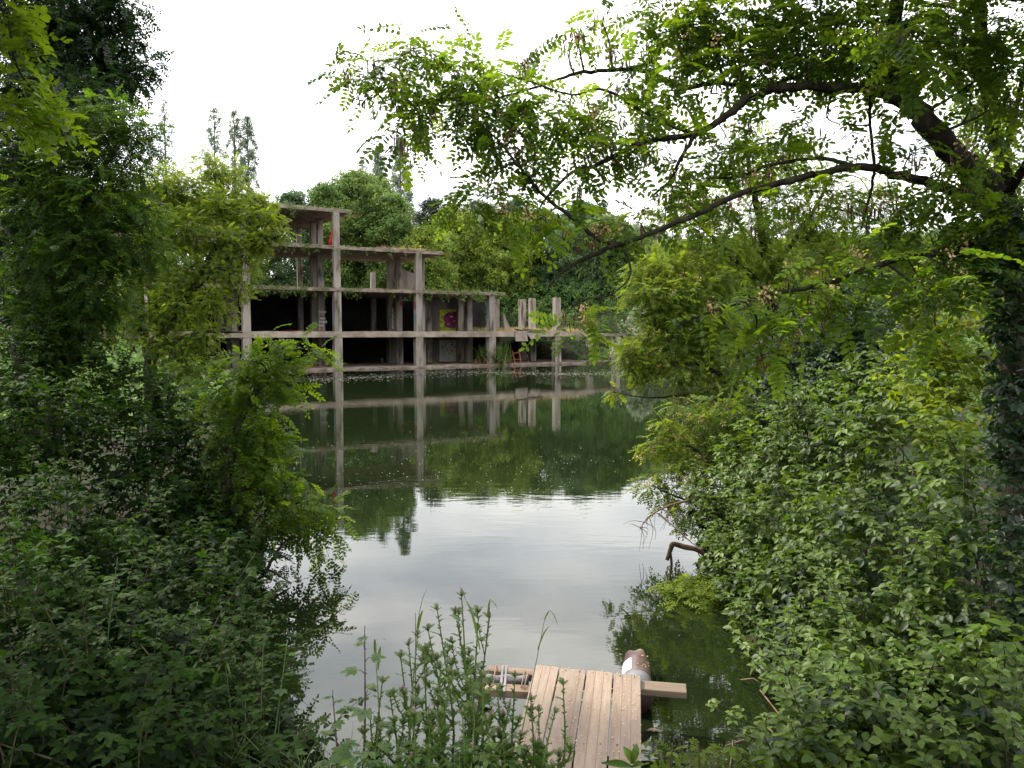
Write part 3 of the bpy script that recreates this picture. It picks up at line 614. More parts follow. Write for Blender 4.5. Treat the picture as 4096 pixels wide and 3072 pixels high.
poplar(855, 430, 100, 116, 'loose poplar left of the tall dense pair', .6)
poplar(935, 438, 80, 110, 'dense poplar, left one of the tall touching pair', 1.0)
poplar(988, 462, 90, 112, 'dense poplar, right one of the tall touching pair', 1.1)
poplar(1510, 600, 100, 118, 'short poplar behind the largest green tree', .9)
poplar(1600, 555, 100, 112, 'dense poplar standing above the third floor slab end', 1.2)
poplar(1450, 640, 70, 122, 'small poplar tip left of the short poplar', .6)

# bank undergrowth on the far shore
pts = []
for _ in range(42000):
    x = random.uniform(-45, 45); y = random.uniform(55, 100); pts.append((x, y))
pp = np.array(pts); sd_ = lake_sd(pp[:, 0], pp[:, 1]); loc = np.array([(Binv@Vector((x, y, 0)))[:2] for x, y in pts])
k = (sd_ > .2) & (sd_ < 16) & ~((loc[:, 1] < 11.8) & (loc[:, 0] < 26)); pp = pp[k]; zz = gheight(pp[:, 0], pp[:, 1])
hh_ = rng.uniform(.1, 3.4, len(pp)); pos = np.column_stack([pp, zz+hh_]); n = len(pos); d = rng.normal(0, 1, (n, 3)); nn = rng.normal(0, .4, (n, 3)); nn[:, 1] -= .4; nn[:, 2] += .7
V, Q, T = inst(CLUS, pos, frames(d, nn), rng.uniform(.55, 1.0, n), np.clip(rng.normal(.3, .25, n)+hh_*.08, 0, 1))
tag(newmesh('undergrowth', V, Q, leafmat('slope_creeper', (.014, .036, .010), (.055, .105, .022), (.12, .2, .03), .25, .7, .1), None, False, T), 'dense green creepers covering the slope behind the ruin', 'undergrowth', kind='stuff')
# left and right shores further out
pts = []
for _ in range(12000):
    x = random.uniform(-45, 45); y = random.uniform(14, 58); pts.append((x, y))
pp = np.array(pts); sd_ = lake_sd(pp[:, 0], pp[:, 1]); k = (sd_ > .0) & (sd_ < 7); pp = pp[k]; zz = gheight(pp[:, 0], pp[:, 1])
hh_ = rng.uniform(.0, 1.6, len(pp)); pos = np.column_stack([pp, zz+hh_]); n = len(pos); d = rng.normal(0, 1, (n, 3)); nn = rng.normal(0, .4, (n, 3)); nn[:, 2] += .8
V, Q, T = inst(FINE+CLUS[:1], pos, frames(d, nn), rng.uniform(1.2, 2.4, n), np.clip(rng.normal(.3, .2, n), 0, 1))
tag(newmesh('shore_vegetation', V, Q, m_far[0], None, False, T), 'low green growth along the side shores of the lake', 'undergrowth', kind='stuff')
def bush(name, blobs, mat, label, cat='bush', group=None, dens=.9, tm=None, area=.0065, shell=.16, shoots=0, canes=True, zmin=.02, sc=(.75, 1.25)):
    b0 = blobs[0]; E = empty(name, (b0[0], b0[1], max(0, gz(b0[0], b0[1]))), label, cat, group); off = Vector(E.location)
    bl = [(b[0]-off.x, b[1]-off.y, b[2]-off.z, *b[3:]) for b in blobs]
    bush_leaves('foliage', bl, mat, E, dens, tm, area, shell, sc, None if zmin is None else zmin-off.z)
    if shoots:
        r = random.Random(len(blobs)+7); sp_ = []; sd = []; st_ = []; ss_ = []; mbs = MB()
        for b in bl:
            for _ in range(shoots):
                u = Vector((r.gauss(0, 1), r.gauss(-.5, 1), abs(r.gauss(.6, .8)))).normalized(); a = Vector(b[:3])+Vector((u.x, u.y, u.z*b[5]))*b[3]*.85; L_ = r.uniform(.18, .5); e = a+(u*.6+Vector((r.gauss(0, .3), r.gauss(0, .3), .55)))*L_
                m_ = (a+e)/2+Vector((0, 0, .06)); q = curve_pts([(*a, .0035), (*m_, .003), (*e, .0012)], 4); mbs.tube(q[:, :3], q[:, 3], 4, False); nl = int(L_*26)
                for k in range(nl):
                    t_ = (k+1)/nl; p = q[min(len(q)-1, int(t_*(len(q)-1)))][:3]; az = k*2.4+r.uniform(-.4, .4); sp_.append(p); sd.append((math.cos(az), math.sin(az), .25)); ss_.append(1.15-.6*t_); st_.append(min(1, max(0, b[4]+.15+.45*t_*r.random())))
        sp_ = np.array(sp_); m_ = len(sp_); nn = rng.normal(0, .25, (m_, 3)); nn[:, 2] += 1
        V, Q, T = inst(TRI[:4], sp_, frames(np.array(sd), nn), np.array(ss_), np.array(st_)); newmesh('shoot_leaves', V, Q, mat, E, False, T); tag(mbs.build('shoots', m_cane, E), kind='stuff')
    if canes:
        mb = MB(); r = random.Random(len(blobs))
        for b in bl:
            for _ in range(3):
                gx_, gy_ = b[0]+r.uniform(-.5, .5)*b[3], b[1]+r.uniform(-.5, .5)*b[3]; g0 = gz(gx_+off.x, gy_+off.y)-off.z
                e = (b[0]+r.gauss(0, .5)*b[3], b[1]+r.gauss(0, .5)*b[3], b[2]+r.uniform(-.2, .9)*b[3]*.8)
                c_ = curve_pts([(gx_, gy_, max(g0, -off.z-.3)-.1, .008), ((gx_+e[0])/2+r.gauss(0, .1), (gy_+e[1])/2, (g0+e[2])*.6, .006), (*e, .003)], 5); mb.tube(c_[:, :3], c_[:, 3], 5)
        tag(mb.build('canes', m_cane, E), kind='stuff')
    return E
m_cane = nmat('cane', (.025, .016, .012), (.05, .045, .02), 12, 3, .8, .2)
bush('shore_bush', [(*W4(2400, 1425, 63.5, 50)[:4], .3, .7), (*W4(2460, 1418, 63.2, 40)[:4], .35, .7), (*W4(2340, 1438, 63.5, 30)[:4], .2, .6)], m_far[0], 'dark green bush at the waterline right of the last tall column', dens=.5, tm=CLUS, area=.16, canes=False, sc=(.6, 1))
bush('shore_bush', [(*W4(2560, 1400, 64, 50)[:4], .5, .7), (*W4(2640, 1410, 63.5, 45)[:4], .4, .7), (*W4(2740, 1400, 63, 60)[:4], .4, .7)], m_far[1], 'lighter bush at the far waterline behind the right locust tips', dens=.5, tm=CLUS, area=.16, canes=False, sc=(.6, 1))
far_w = bush('slab_sapling', [(*W4(1735, 1446, 58.5, 14)[:4], .6, .9)], m_far[1], 'tiny green sapling on the ground slab left of the whitewashed panel', dens=.5, tm=FINE, area=.05, canes=False, sc=(.7, 1.1))

# ------------------------------------------------------------------ near and middle locust trees
def pods(blobs, parent, n, L=(.06, .1)):
    mb_v = []; k = 0; V = []; Q = []
    r = random.Random(n)
    for _ in range(n):
        b = blobs[r.randrange(len(blobs))]; c_ = Vector(b[:3])+Vector((r.gauss(0, .6), r.gauss(0, .6), r.gauss(-.2, .4)))*b[3]
        for j in range(r.randint(2, 6)):
            p = c_+Vector((r.gauss(0, .02), r.gauss(0, .02), r.gauss(0, .02))); l_ = r.uniform(*L); w_ = .006; a = r.uniform(0, 3.14); u = Vector((math.cos(a), math.sin(a), 0))*w_; sw = Vector((r.gauss(0, .012), r.gauss(0, .012), 0))
            V += [p-u*.4, p+u*.4, p+u+sw*.5-Vector((0, 0, l_*.5)), p-u+sw*.5-Vector((0, 0, l_*.5)), p+sw+u*.3-Vector((0, 0, l_)), p+sw-u*.3-Vector((0, 0, l_))]
            Q += [(k, k+1, k+2, k+3), (k+3, k+2, k+4, k+5)]; k += 6
    return tag(newmesh('seed_pods', [tuple(v) for v in V], Q, m_pod, parent), kind='stuff')
FLW = [clusterleaf(60+i, 22, .05, .017, .012) for i in range(3)]
def withered(blobs, parent, n):
    r = random.Random(n+3); pos = []
    for _ in range(n):
        b = blobs[r.randrange(len(blobs))]; pos.append(Vector(b[:3])+Vector((r.gauss(0, .6), r.gauss(0, .6), r.gauss(0, .5)))*b[3])
    pos = np.array(pos); m = len(pos); V, Q, T = inst(FLW, pos, frames(rng.normal(0, 1, (m, 3)), rng.normal(0, 1, (m, 3))), rng.uniform(.7, 1.4, m), rng.uniform(0, 1, m))
    return tag(newmesh('withered_flowers', V, Q, m_wither, parent, False, T), kind='stuff')
def locust(name, label, base, limbs, blobs, mat, dens=.9, tm=None, area=.008, twigs=True, npod=0, nfl=0, group=None, twr=.006, wood=None, sc=(.85, 1.15), shell=.4, mn=6, cat='tree', drop=.25):
    """limbs: lists of (px,py,Y,radius_px); blobs already world. Everything is stored relative to the base"""
    E = empty(name, base, label, cat, group); off = Vector(base)
    L = [[(*(P(x, y, Y)-off), r_*Y/F) if Y else None for (x, y, Y, r_) in l] for l in limbs]
    bl = [(b[0]-off.x, b[1]-off.y, b[2]-off.z, *b[3:]) for b in blobs]
    tn = limbs_mesh('trunk', L, wood or m_bark, E, bl if twigs else None, twr=twr)
    crown_fronds('crown', bl, mat, E, dens, tm, area, sc=sc, shell=shell, mn=mn, drop=drop)
    if npod: pods(bl, E, npod)
    if nfl: withered(bl, E, nfl)
    return E
# big near locust, top right
D = 5.0
A_l = [
 [(4075, 2600, 4.7, 60), (4070, 1700, 4.7, 60), (4060, 1150, 4.7, 60), (4010, 850, 4.8, 58), (3950, 750, 4.85, 54), (3800, 590, 4.9, 48), (3660, 430, 5, 42), (3570, 300, 5.05, 36), (3590, 120, 5.1, 30), (3600, -200, 5.2, 24)],
 [(3640, 410, 5, 34), (3500, 365, 4.95, 24), (3350, 350, 4.9, 20), (3180, 345, 4.9, 19), (3020, 378, 4.9, 17), (2900, 470, 4.9, 15), (2782, 534, 4.95, 13), (2620, 562, 5, 11), (2553, 576, 5, 10), (2376, 664, 5.05, 9), (2287, 690, 5.1, 7), (2186, 791, 5.1, 5), (2150, 850, 5.1, 3)],
 [(3560, 320, 5, 24), (3500, 284, 5.1, 16), (3364, 277, 5.2, 12), (3208, 297, 5.3, 10), (3050, 345, 5.3, 9), (2857, 331, 5.3, 9), (2728, 348, 5.3, 9), (2600, 291, 5.3, 8), (2500, 278, 5.3, 8), (2312, 294, 5.3, 7), (2211, 326, 5.3, 5), (1996, 390, 5.3, 4), (1750, 420, 5.3, 3), (1560, 300, 5.3, 2)],
 [(2782, 534, 4.95, 8), (2690, 505, 5.1, 7), (2553, 437, 5.2, 6), (2452, 373, 5.2, 6), (2376, 357, 5.2, 5), (2287, 380, 5.2, 4), (2130, 330, 5.2, 3), (1990, 285, 5.2, 2)],
 [(3990, 860, 4.8, 34), (3880, 790, 4.8, 25), (3750, 745, 4.8, 20), (3567, 690, 4.75, 17), (3430, 668, 4.7, 15), (3209, 710, 4.7, 14), (3073, 744, 4.7, 13), (2938, 785, 4.7, 12), (2735, 879, 4.7, 11), (2558, 949, 4.7, 10), (2368, 1019, 4.7, 9), (2260, 1080, 4.7, 6), (2197, 1141, 4.7, 4)],
 [(2500, 975, 4.7, 9), (2407, 965, 4.8, 8), (2290, 870, 4.9, 8), (2186, 791, 5, 7), (2091, 683, 5, 6), (1990, 560, 5, 4), (1933, 506, 5, 3)],
 [(3430, 668, 4.7, 10), (3300, 635, 4.8, 8), (3190, 640, 4.8, 7), (3070, 665, 4.9, 6), (2960, 705, 5, 5), (2820, 715, 5, 3)],
 [(4060, 1180, 4.6, 40), (3980, 1070, 4.6, 26), (3870, 1040, 4.5, 20), (3742, 1012, 4.4, 17), (3615, 1028, 4.4, 14), (3479, 1075, 4.35, 12), (3320, 1130, 4.3, 11), (3090, 1176, 4.3, 9), (2937, 1215, 4.3, 8), (2783, 1268, 4.3, 6), (2707, 1307, 4.3, 4)],
 [(2782, 534, 4.95, 9), (2720, 640, 4.9, 7), (2680, 720, 4.9, 6), (2600, 790, 4.9, 4)],
 [(3486, 352, 4.8, 7), (3478, 473, 4.8, 6), (3495, 676, 4.8, 6), (3480, 780, 4.8, 5), (3445, 913, 4.8, 4)],
 [(3360, 280, 5.1, 5), (3320, 400, 5.1, 4), (3310, 470, 5.1, 3), (3360, 500, 5.1, 2)],
 [(2900, 330, 5.2, 7), (2850, 180, 5.3, 6), (2820, 60, 5.4, 6), (2780, -80, 5.4, 5)],
 [(2500, 1000, 4.7, 5), (2520, 1100, 4.7, 4), (2440, 1180, 4.7, 3), (2330, 1200, 4.7, 3), (2250, 1270, 4.7, 2)],
]
Bn = wb([(1400, 290, 45, 5.3, .5), (1470, 240, 55, 5.3, .5), (1560, 255, 65, 5.3, .4), (1660, 160, 60, 5.3, .6), (1700, 210, 55, 5.3, .5), (1440, 350, 45, 5.3, .3), (1620, 310, 85, 5.3, .4), (1720, 370, 90, 5.3, .5), (1850, 270, 85, 5.3, .4), (1880, 200, 45, 5.3, .5), (1990, 220, 45, 5.3, .5),
          (1850, 350, 95, 5.2, .4), (1730, 460, 85, 5.2, .6), (1880, 440, 95, 5.2, .5), (1590, 540, 55, 5.2, .7), (1640, 590, 40, 5.2, .6), (1990, 380, 90, 5.2, .6), (2090, 360, 80, 5.2, .5), (2000, 500, 90, 5.1, .4), (1980, 620, 70, 5.1, .3), (2080, 560, 70, 5.1, .3),
          (1930, 760, 75, 5, .4), (1870, 820, 70, 5, .45), (2000, 800, 60, 5, .3), (2180, 430, 95, 5.2, .7), (2270, 500, 90, 5.2, .7), (2380, 470, 85, 5.2, .6), (2420, 560, 85, 5.1, .6), (2270, 610, 75, 5.1, .4), (2150, 640, 70, 5.1, .4), (2330, 700, 60, 5, .4),
          (2270, 170, 50, 5.3, .35), (2310, 130, 40, 5.3, .35), (2100, 250, 40, 5.3, .4), (2420, 50, 50, 5.4, .5), (2440, 190, 45, 5.3, .5), (2520, 330, 70, 5.2, .5), (2540, 470, 70, 5.1, .6), (2480, 640, 60, 5.0, .4), (2560, 620, 70, 5, .5),
          (2160, 880, 55, 4.9, .75), (2280, 880, 55, 4.9, .75), (2080, 880, 45, 4.9, .7), (2420, 900, 60, 4.8, .6), (2350, 950, 50, 4.8, .6), (2540, 880, 60, 4.8, .5), (2020, 860, 35, 4.9, .8), (2260, 1270, 20, 4.7, .95), (2330, 1250, 18, 4.7, .95), (2360, 1290, 10, 4.7, 1),
          (2620, 430, 80, 5.2, .5), (2700, 300, 90, 5.2, .4), (2620, 200, 70, 5.3, .4), (2650, 60, 90, 5.4, .5), (2750, 150, 90, 5.3, .5), (2780, 40, 110, 5.4, .5)], tint=.5)
Bt = wb([(2900, 60, 140, 5.3, .5), (2900, 230, 110, 5.2, .6), (3050, 100, 130, 5.1, .35), (3030, 270, 90, 5, .7), (3180, 180, 130, 5, .25), (3180, 40, 120, 5.2, .3), (3320, 80, 130, 5.2, .2), (3300, 240, 110, 5.1, .2), (3450, 120, 130, 5.3, .2), (3430, 260, 80, 5.2, .3),
          (3620, 150, 130, 4.4, .3), (3680, 270, 90, 4.3, .4), (3560, 120, 80, 4.3, .6), (3750, 80, 130, 5, .3), (3850, 200, 110, 5, .4), (3980, 90, 140, 5, .3), (4050, 260, 120, 5, .25), (4000, 420, 90, 5.2, .4), (3900, 430, 70, 5.4, .5), (4060, 560, 80, 5.4, .4),
          (3420, 400, 60, 4.8, .4, .6), (3560, 470, 60, 4.8, .35, .5), (3360, 520, 50, 4.9, .35, .5), (3500, 560, 60, 4.8, .4, .6), (3650, 600, 70, 4.7, .3, .8), (3780, 720, 100, 4.6, .25), (3600, 700, 60, 4.7, .3, .7), (3870, 620, 60, 4.6, .3, .6), (3560, 830, 80, 4.7, .25, .8), (3700, 860, 110, 4.6, .2), (3850, 870, 130, 4.5, .15), (4000, 900, 130, 4.4, .12), (3950, 1030, 120, 4.4, .1),
          (3250, 480, 70, 5, .5, .6), (3150, 560, 90, 5.1, .7, .7), (3050, 500, 80, 5.2, .6, .7), (3120, 640, 80, 4.9, .75, .8), (2950, 620, 90, 5, .5, .8), (2850, 650, 80, 5, .5, .8), (2900, 560, 70, 5, .6, .7), (2750, 680, 80, 5, .5, .8), (2700, 780, 70, 4.9, .5, .8), (2850, 800, 80, 4.8, .5, .8), (3000, 830, 80, 4.8, .5, .8), (3250, 780, 70, 4.8, .5, .7), (3400, 800, 70, 4.8, .35, .7)], tint=.4)
Bl = wb([(3300, 1060, 70, 4.35, .6), (3450, 1020, 70, 4.35, .4), (3560, 1110, 80, 4.3, .4), (3250, 1180, 80, 4.3, .6), (3150, 1130, 60, 4.3, .6), (3000, 1160, 60, 4.3, .5), (3380, 1190, 80, 4.3, .5), (3080, 1260, 70, 4.3, .7), (3180, 1290, 70, 4.3, .85), (3080, 1340, 70, 4.3, .8), (3050, 1420, 50, 4.3, .8), (2900, 1280, 60, 4.3, .6), (2830, 1230, 50, 4.3, .5), (3700, 1150, 90, 4.2, .4), (3800, 1080, 100, 4.2, .3), (3740, 1290, 90, 4.2, .6)], tint=.5)
Bshade = [(x, y, z, 1.0, .2, .8, .6) for x, y, z in ((3.6, 4.2, 5.6), (4.4, 5.4, 6.2), (3.2, 5.6, 6.0), (2.4, 4.6, 5.5), (4.8, 3.8, 5.4), (5.4, 5.0, 5.8), (3.2, 3.0, 5.2), (4.2, 2.6, 5.0), (1.6, 5.2, 5.9), (5.6, 6.4, 6.6), (4.4, 7.0, 7.0))]  # unseen crown blobs above the frame, added to shade the right bank
locust('locust_tree', 'big near locust arching its dark limbs across the top right of the lake', (3.12, 4.7, gz(3.12, 4.7)), A_l, Bn+Bt+Bl+Bshade, m_leaf_near, dens=.74, npod=240, nfl=240, mn=5, sc=(.9, 1.25))
# second trunks behind it
B_l = [[(4060, 1300, 6.2, 40), (4020, 760, 6.2, 34), (3973, 473, 6.2, 28), (3939, 270, 6.2, 25), (3919, 0, 6.2, 22), (3905, -250, 6.2, 20)], [(3925, 300, 6.2, 18), (3830, 240, 6.3, 15), (3743, 183, 6.4, 12), (3640, 100, 6.5, 9)], [(4025, 640, 6.2, 14), (4045, 520, 6.3, 12), (4096, 298, 6.4, 10), (4130, 100, 6.4, 8)], [(3930, 230, 6.2, 10), (4010, 240, 6.2, 8), (4096, 252, 6.2, 7)]]
locust('locust_tree', 'second locust with upright slim trunks just right of the leaning limb', (4.04, 6.2, gz(4.04, 6.2)), B_l, wb([(3700, 60, 110, 6.5, .5), (3780, 250, 90, 6.6, .6), (3900, 360, 90, 6.6, .6), (4030, 150, 110, 6.4, .4), (4080, 420, 80, 6.5, .6), (3850, 520, 60, 6.8, .6), (3820, 40, 100, 6.5, .4), (4090, 650, 90, 6.3, .5), (4000, 740, 80, 6.3, .3)]), m_leaf_near, dens=.6, npod=20)
# middle distance locusts on the right bank
mid_l = [[(3150, 1900, 13, 26), (3120, 1400, 13, 22), (3060, 1000, 13, 16), (3000, 700, 13, 10), (2980, 520, 13, 5)], [(3100, 1200, 13, 14), (2900, 1000, 12.6, 9), (2750, 850, 12.5, 5)], [(3080, 1100, 13, 12), (3250, 850, 13.3, 8), (3350, 650, 13.5, 4)], [(3120, 1300, 13, 12), (2900, 1350, 12.5, 8), (2650, 1400, 12, 4)]]
mid_b = wb([(3000, 560, 80, 13, .6, .6), (3150, 600, 90, 13.2, .6, .6), (2950, 700, 90, 13, .5, .8), (3100, 740, 100, 13, .6, .8), (3280, 700, 90, 13.4, .6, .6), (3400, 800, 90, 13.4, .5, .7), (3250, 880, 110, 13.2, .5), (3050, 900, 110, 13, .6), (2870, 830, 90, 12.8, .5, .8), (2760, 900, 90, 12.6, .4, .8), (2900, 1000, 110, 12.6, .55), (3080, 1050, 110, 12.8, .55), (3300, 1020, 110, 13, .45), (3480, 950, 100, 13, .45, .8), (3600, 850, 80, 13.4, .4, .6), (3520, 740, 70, 13.4, .5, .5), (2720, 760, 70, 13, .5, .6), (2640, 850, 60, 13, .5, .7), (3650, 1000, 100, 13, .4)])
locust('locust_tree', 'airy locust on the right bank seen beneath the long arching limb', (P(3150, 1900, 13).x, 13, .3), mid_l, mid_b, m_leaf_mid, dens=.7, tm=FRONDS, area=.0045, npod=80, nfl=80, sc=(.65, 1.0), twr=.010)
mb2 = wb([(2560, 1080, 60, 12.3, .7), (2640, 1060, 80, 12.4, .8), (2740, 1060, 90, 12.5, .7), (2560, 1160, 60, 12, .75), (2660, 1170, 90, 12, .7), (2780, 1160, 90, 12, .55), (2880, 1120, 80, 12.2, .5), (2510, 1180, 30, 12, .8), (2700, 1260, 90, 12, .45), (2820, 1270, 90, 12, .45), (2620, 1270, 70, 12, .5), (2590, 1350, 50, 11.8, .6), (2700, 1370, 90, 11.8, .35), (2820, 1370, 90, 11.8, .4), (2530, 1380, 55, 11.6, .7), (2530, 1440, 60, 11.6, .75), (2620, 1450, 60, 11.6, .5), (2560, 1490, 45, 11.6, .7), (2740, 1480, 70, 11.6, .5), (2880, 1460, 80, 11.8, .45), (2950, 1340, 80, 12, .45), (2820, 1560, 70, 11.5, .5), (2720, 1560, 35, 11.5, .5), (2460, 1565, 22, 11.5, .7), (2940, 1560, 80, 11.4, .35)])
locust('locust_tree', 'sunlit locust leaning over the water right of the ruin', (P(3050, 1900, 11.9).x, 11.9, .3), [[(3050, 1950, 11.9, 28), (3010, 1600, 11.9, 22), (2930, 1350, 12, 15), (2800, 1180, 12.2, 9), (2650, 1100, 12.3, 4)], [(3010, 1600, 11.9, 12), (2850, 1480, 11.7, 9), (2680, 1440, 11.6, 5), (2540, 1420, 11.6, 3)], [(2990, 1520, 11.9, 10), (2800, 1570, 11.5, 6), (2600, 1590, 11.5, 3), (2450, 1568, 11.5, 2)]], mb2, m_leaf_mid, dens=.9, area=.005, npod=30, nfl=90, sc=(.62, .95), twr=.008)
mb3 = wb([(2680, 1700, 50, 9.6, .8), (2640, 1760, 55, 9.6, .8), (2740, 1740, 65, 9.6, .6), (2600, 1790, 40, 9.6, .85), (2830, 1690, 70, 9.6, .45), (2900, 1780, 80, 9.5, .35), (2740, 1850, 70, 9.4, .7), (2660, 1900, 50, 9.4, .7), (2820, 1870, 70, 9.4, .5), (2600, 1940, 50, 9.3, .8), (2680, 1990, 60, 9.3, .6), (2770, 1960, 60, 9.2, .5), (2840, 1980, 60, 9, .4), (2740, 2050, 55, 9, .6), (2960, 1650, 80, 9.6, .35), (2850, 1620, 60, 9.8, .4), (2700, 1620, 35, 9.8, .7)])
locust('locust_shrub', 'yellow green locust shrub with pinkish withered blossom hanging over the right waterline', (P(2980, 2150, 9.3).x, 9.3, .1), [[(2990, 2200, 9.3, 20), (2930, 1950, 9.3, 14), (2820, 1830, 9.4, 8), (2680, 1740, 9.6, 4)], [(2930, 1950, 9.3, 10), (2800, 2010, 9.2, 6), (2640, 1960, 9.3, 3)], [(2940, 1980, 9.3, 8), (2950, 1800, 9.5, 6), (2930, 1640, 9.7, 3)]], mb3, m_leaf_mid, dens=1.0, npod=8, nfl=90, sc=(.65, .95), twr=.006, cat='shrub')
# right bank brambles
RB = wb([(3300, 1720, 260, 8.2, .5), (3050, 1850, 190, 8.8, .5), (3600, 1780, 300, 7, .55), (2900, 2020, 150, 8.8, .5), (3180, 2100, 280, 7.4, .5), (3520, 2200, 330, 6.2, .45), (2950, 2300, 170, 7.8, .4), (3250, 2420, 260, 6.5, .4), (3150, 2650, 150, 6.2, .3), (3560, 1560, 200, 8, .4)], fl=.9)
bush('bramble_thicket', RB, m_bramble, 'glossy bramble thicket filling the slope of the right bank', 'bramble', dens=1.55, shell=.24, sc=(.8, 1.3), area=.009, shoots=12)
RB2 = wb([(3950, 1950, 300, 5.4, .5), (3950, 2350, 330, 4.9, .3), (3700, 2560, 260, 5.1, .35), (3420, 2700, 200, 5.3, .35), (3680, 2850, 260, 4.4, .3), (3980, 2750, 300, 4.1, .25), (3400, 2920, 140, 4.7, .35), (3300, 2800, 120, 5, .3), (4080, 3000, 250, 3.6, .2), (3650, 3050, 200, 3.9, .35), (3150, 2780, 70, 5.4, .35), (3230, 2900, 90, 5.0, .35), (3300, 3050, 130, 4.4, .4), (3450, 3150, 180, 3.9, .4), (3750, 3200, 230, 3.5, .35), (4050, 3250, 250, 3.3, .3), (3200, 3150, 110, 4.1, .5)], fl=.9)
RB2 += [(x, y, .16, .24, .4, .8, 1.3) for x, y in ((1.95, 4.5), (2.05, 4.9), (2.1, 5.3), (2.12, 5.7), (2.15, 6.1), (2.15, 6.6), (2.2, 7.1), (2.25, 7.6), (2.3, 8.1), (2.4, 8.7), (1.8, 4.2), (1.6, 4.0))]+[(x, y, .4, .42, .35, .8, .9) for x, y in ((2.15, 4.5), (2.35, 5.3), (2.4, 6.3), (2.6, 7.4), (2.0, 3.9), (2.6, 4.3), (1.7, 3.8), (2.5, 8.6))]
bush('bramble_thicket', RB2, m_bramble, 'nearer bramble thicket in the bottom right corner with larger dull leaves', 'bramble', dens=1.5, shell=.24, sc=(.8, 1.35), area=.0095, shoots=6)
RB3 = wb([(3780, 1350, 150, 6.0, .9), (3700, 1500, 160, 6.1, .95), (3880, 1500, 150, 5.8, .9), (3820, 1700, 150, 5.8, .9), (3650, 1240, 80, 6, .9), (3920, 1250, 120, 5.6, .7)], fl=.9)
bush('hazel_bush', RB3, m_leaf_mid, 'sunlit yellow green leafy bush above the brambles by the right trunk', 'bush', dens=.75, shell=.3, sc=(.8, 1.3), canes=False, shoots=4)
RB4 = wb([(3250, 1350, 200, 9.5, .1), (3450, 1280, 200, 9.2, .1), (3350, 1480, 180, 9, .15), (3120, 1480, 120, 9.6, .15), (3600, 1400, 180, 8.8, .1), (3100, 1620, 130, 9.6, .25)], fl=.9)
bush('shaded_thicket', RB4, m_leaf_dark, 'dark shaded thicket above the bramble slope under the locust branches', 'bush', dens=1.0, shell=.2)
RB5 = wb([(4040, 950, 150, 4.3, .1), (4060, 1150, 150, 4.3, .05), (4070, 1400, 120, 4.4, .05), (4090, 1650, 120, 4.4, .1), (4100, 1900, 130, 4.3, .1), (4090, 2200, 140, 4.2, .1), (4040, 1300, 90, 4.3, .1), (4050, 1780, 100, 4.3, .1), (4060, 2050, 100, 4.3, .1), (4060, 2400, 100, 4.3, .1), (4040, 1550, 90, 4.3, .1)], fl=1)
bush('ivy', RB5, m_leaf_dark, 'dark ivy wrapped around the trunk at the right edge', 'ivy', dens=1.5, shell=.25, canes=False, sc=(.6, 1.0))
RB6 = wb([(2680, 2350, 55, 7.6, .95), (2760, 2330, 60, 7.5, .85), (2720, 2430, 60, 7.2, .9), (2830, 2400, 60, 7.2, .7), (2800, 2500, 65, 7, .8), (2870, 2580, 55, 6.7, .9), (2900, 2480, 60, 7, .6), (2850, 2640, 30, 6.6, .95), (2620, 2420, 30, 7.4, .95)], fl=.8)
bush('ash_sapling', RB6, m_leaf_mid, 'fresh green feathery sapling at the waterline below the brambles', 'sapling', dens=.9, tm=[frond(.13, 5, .014, .036, .2, 3), frond(.12, 5, .013, .034, .4, 4)], area=.0026, shell=.5, zmin=.03)
# dead wood over the water on the right
DW = MB(); r = random.Random(3)
c_ = curve_pts([(*W4(2860, 1990, 8.8, 8)[:3], .02), (*W4(2720, 2010, 8.8, 8)[:3], .014), (*W4(2620, 2050, 8.8, 8)[:3], .008), (*W4(2560, 2110, 8.8, 6)[:3], .003)], 6); DW.tube(c_[:, :3], c_[:, 3], 5)
for i in range(26):
    a = c_[r.randrange(4, len(c_))][:3]; L_ = r.uniform(.12, .45); e = a+np.array([r.uniform(-.6, .4), r.uniform(-.3, .3), r.uniform(-1, .1)])*L_; m_ = (a+e)/2+np.array([r.gauss(0, .05), 0, .03]); q = curve_pts([(*a, .004), (*m_, .003), (*e, .0015)], 4); DW.tube(q[:, :3], q[:, 3], 4)
c_ = curve_pts([(*P(2640, 2060, 8.9), .012), (*P(2700, 2110, 8.7), .009), (*P(2780, 2180, 8.5), .006), (*P(2840, 2200, 8.3), .004)], 6); DW.tube(c_[:, :3], c_[:, 3], 5)
tag(DW.build('dead_branch', m_twig), 'bare twiggy dead branch drooping over the water at the right bank', 'branch')
DS = MB(); c_ = curve_pts([(*P(2850, 2240, 8.0), .030), (*P(2790, 2200, 8.0), .026), (*P(2740, 2188, 8.0), .030), (*P(2694, 2176, 8.0), .027), (*P(2684, 2192, 8.0), .026), (*P(2668, 2240, 8.0), .020)], 6); DS.tube(c_[:, :3], c_[:, 3], 7)
c_ = curve_pts([(*P(2683, 2215, 8.0), .012), (*P(2686, 2260, 8.0), .014), (*P(2680, 2300, 8), .011), (*P(2676, 2350, 8), .012)], 4); DS.tube(c_[:, :3], c_[:, 3], 6)
tag(DS.build('bent_stump_branch', nmat('dark_bark', (.04, .026, .018), (.11, .07, .045), 14, 5, .95, .1)), 'thick bent brown branch stub poking from the brambles over water', 'branch')

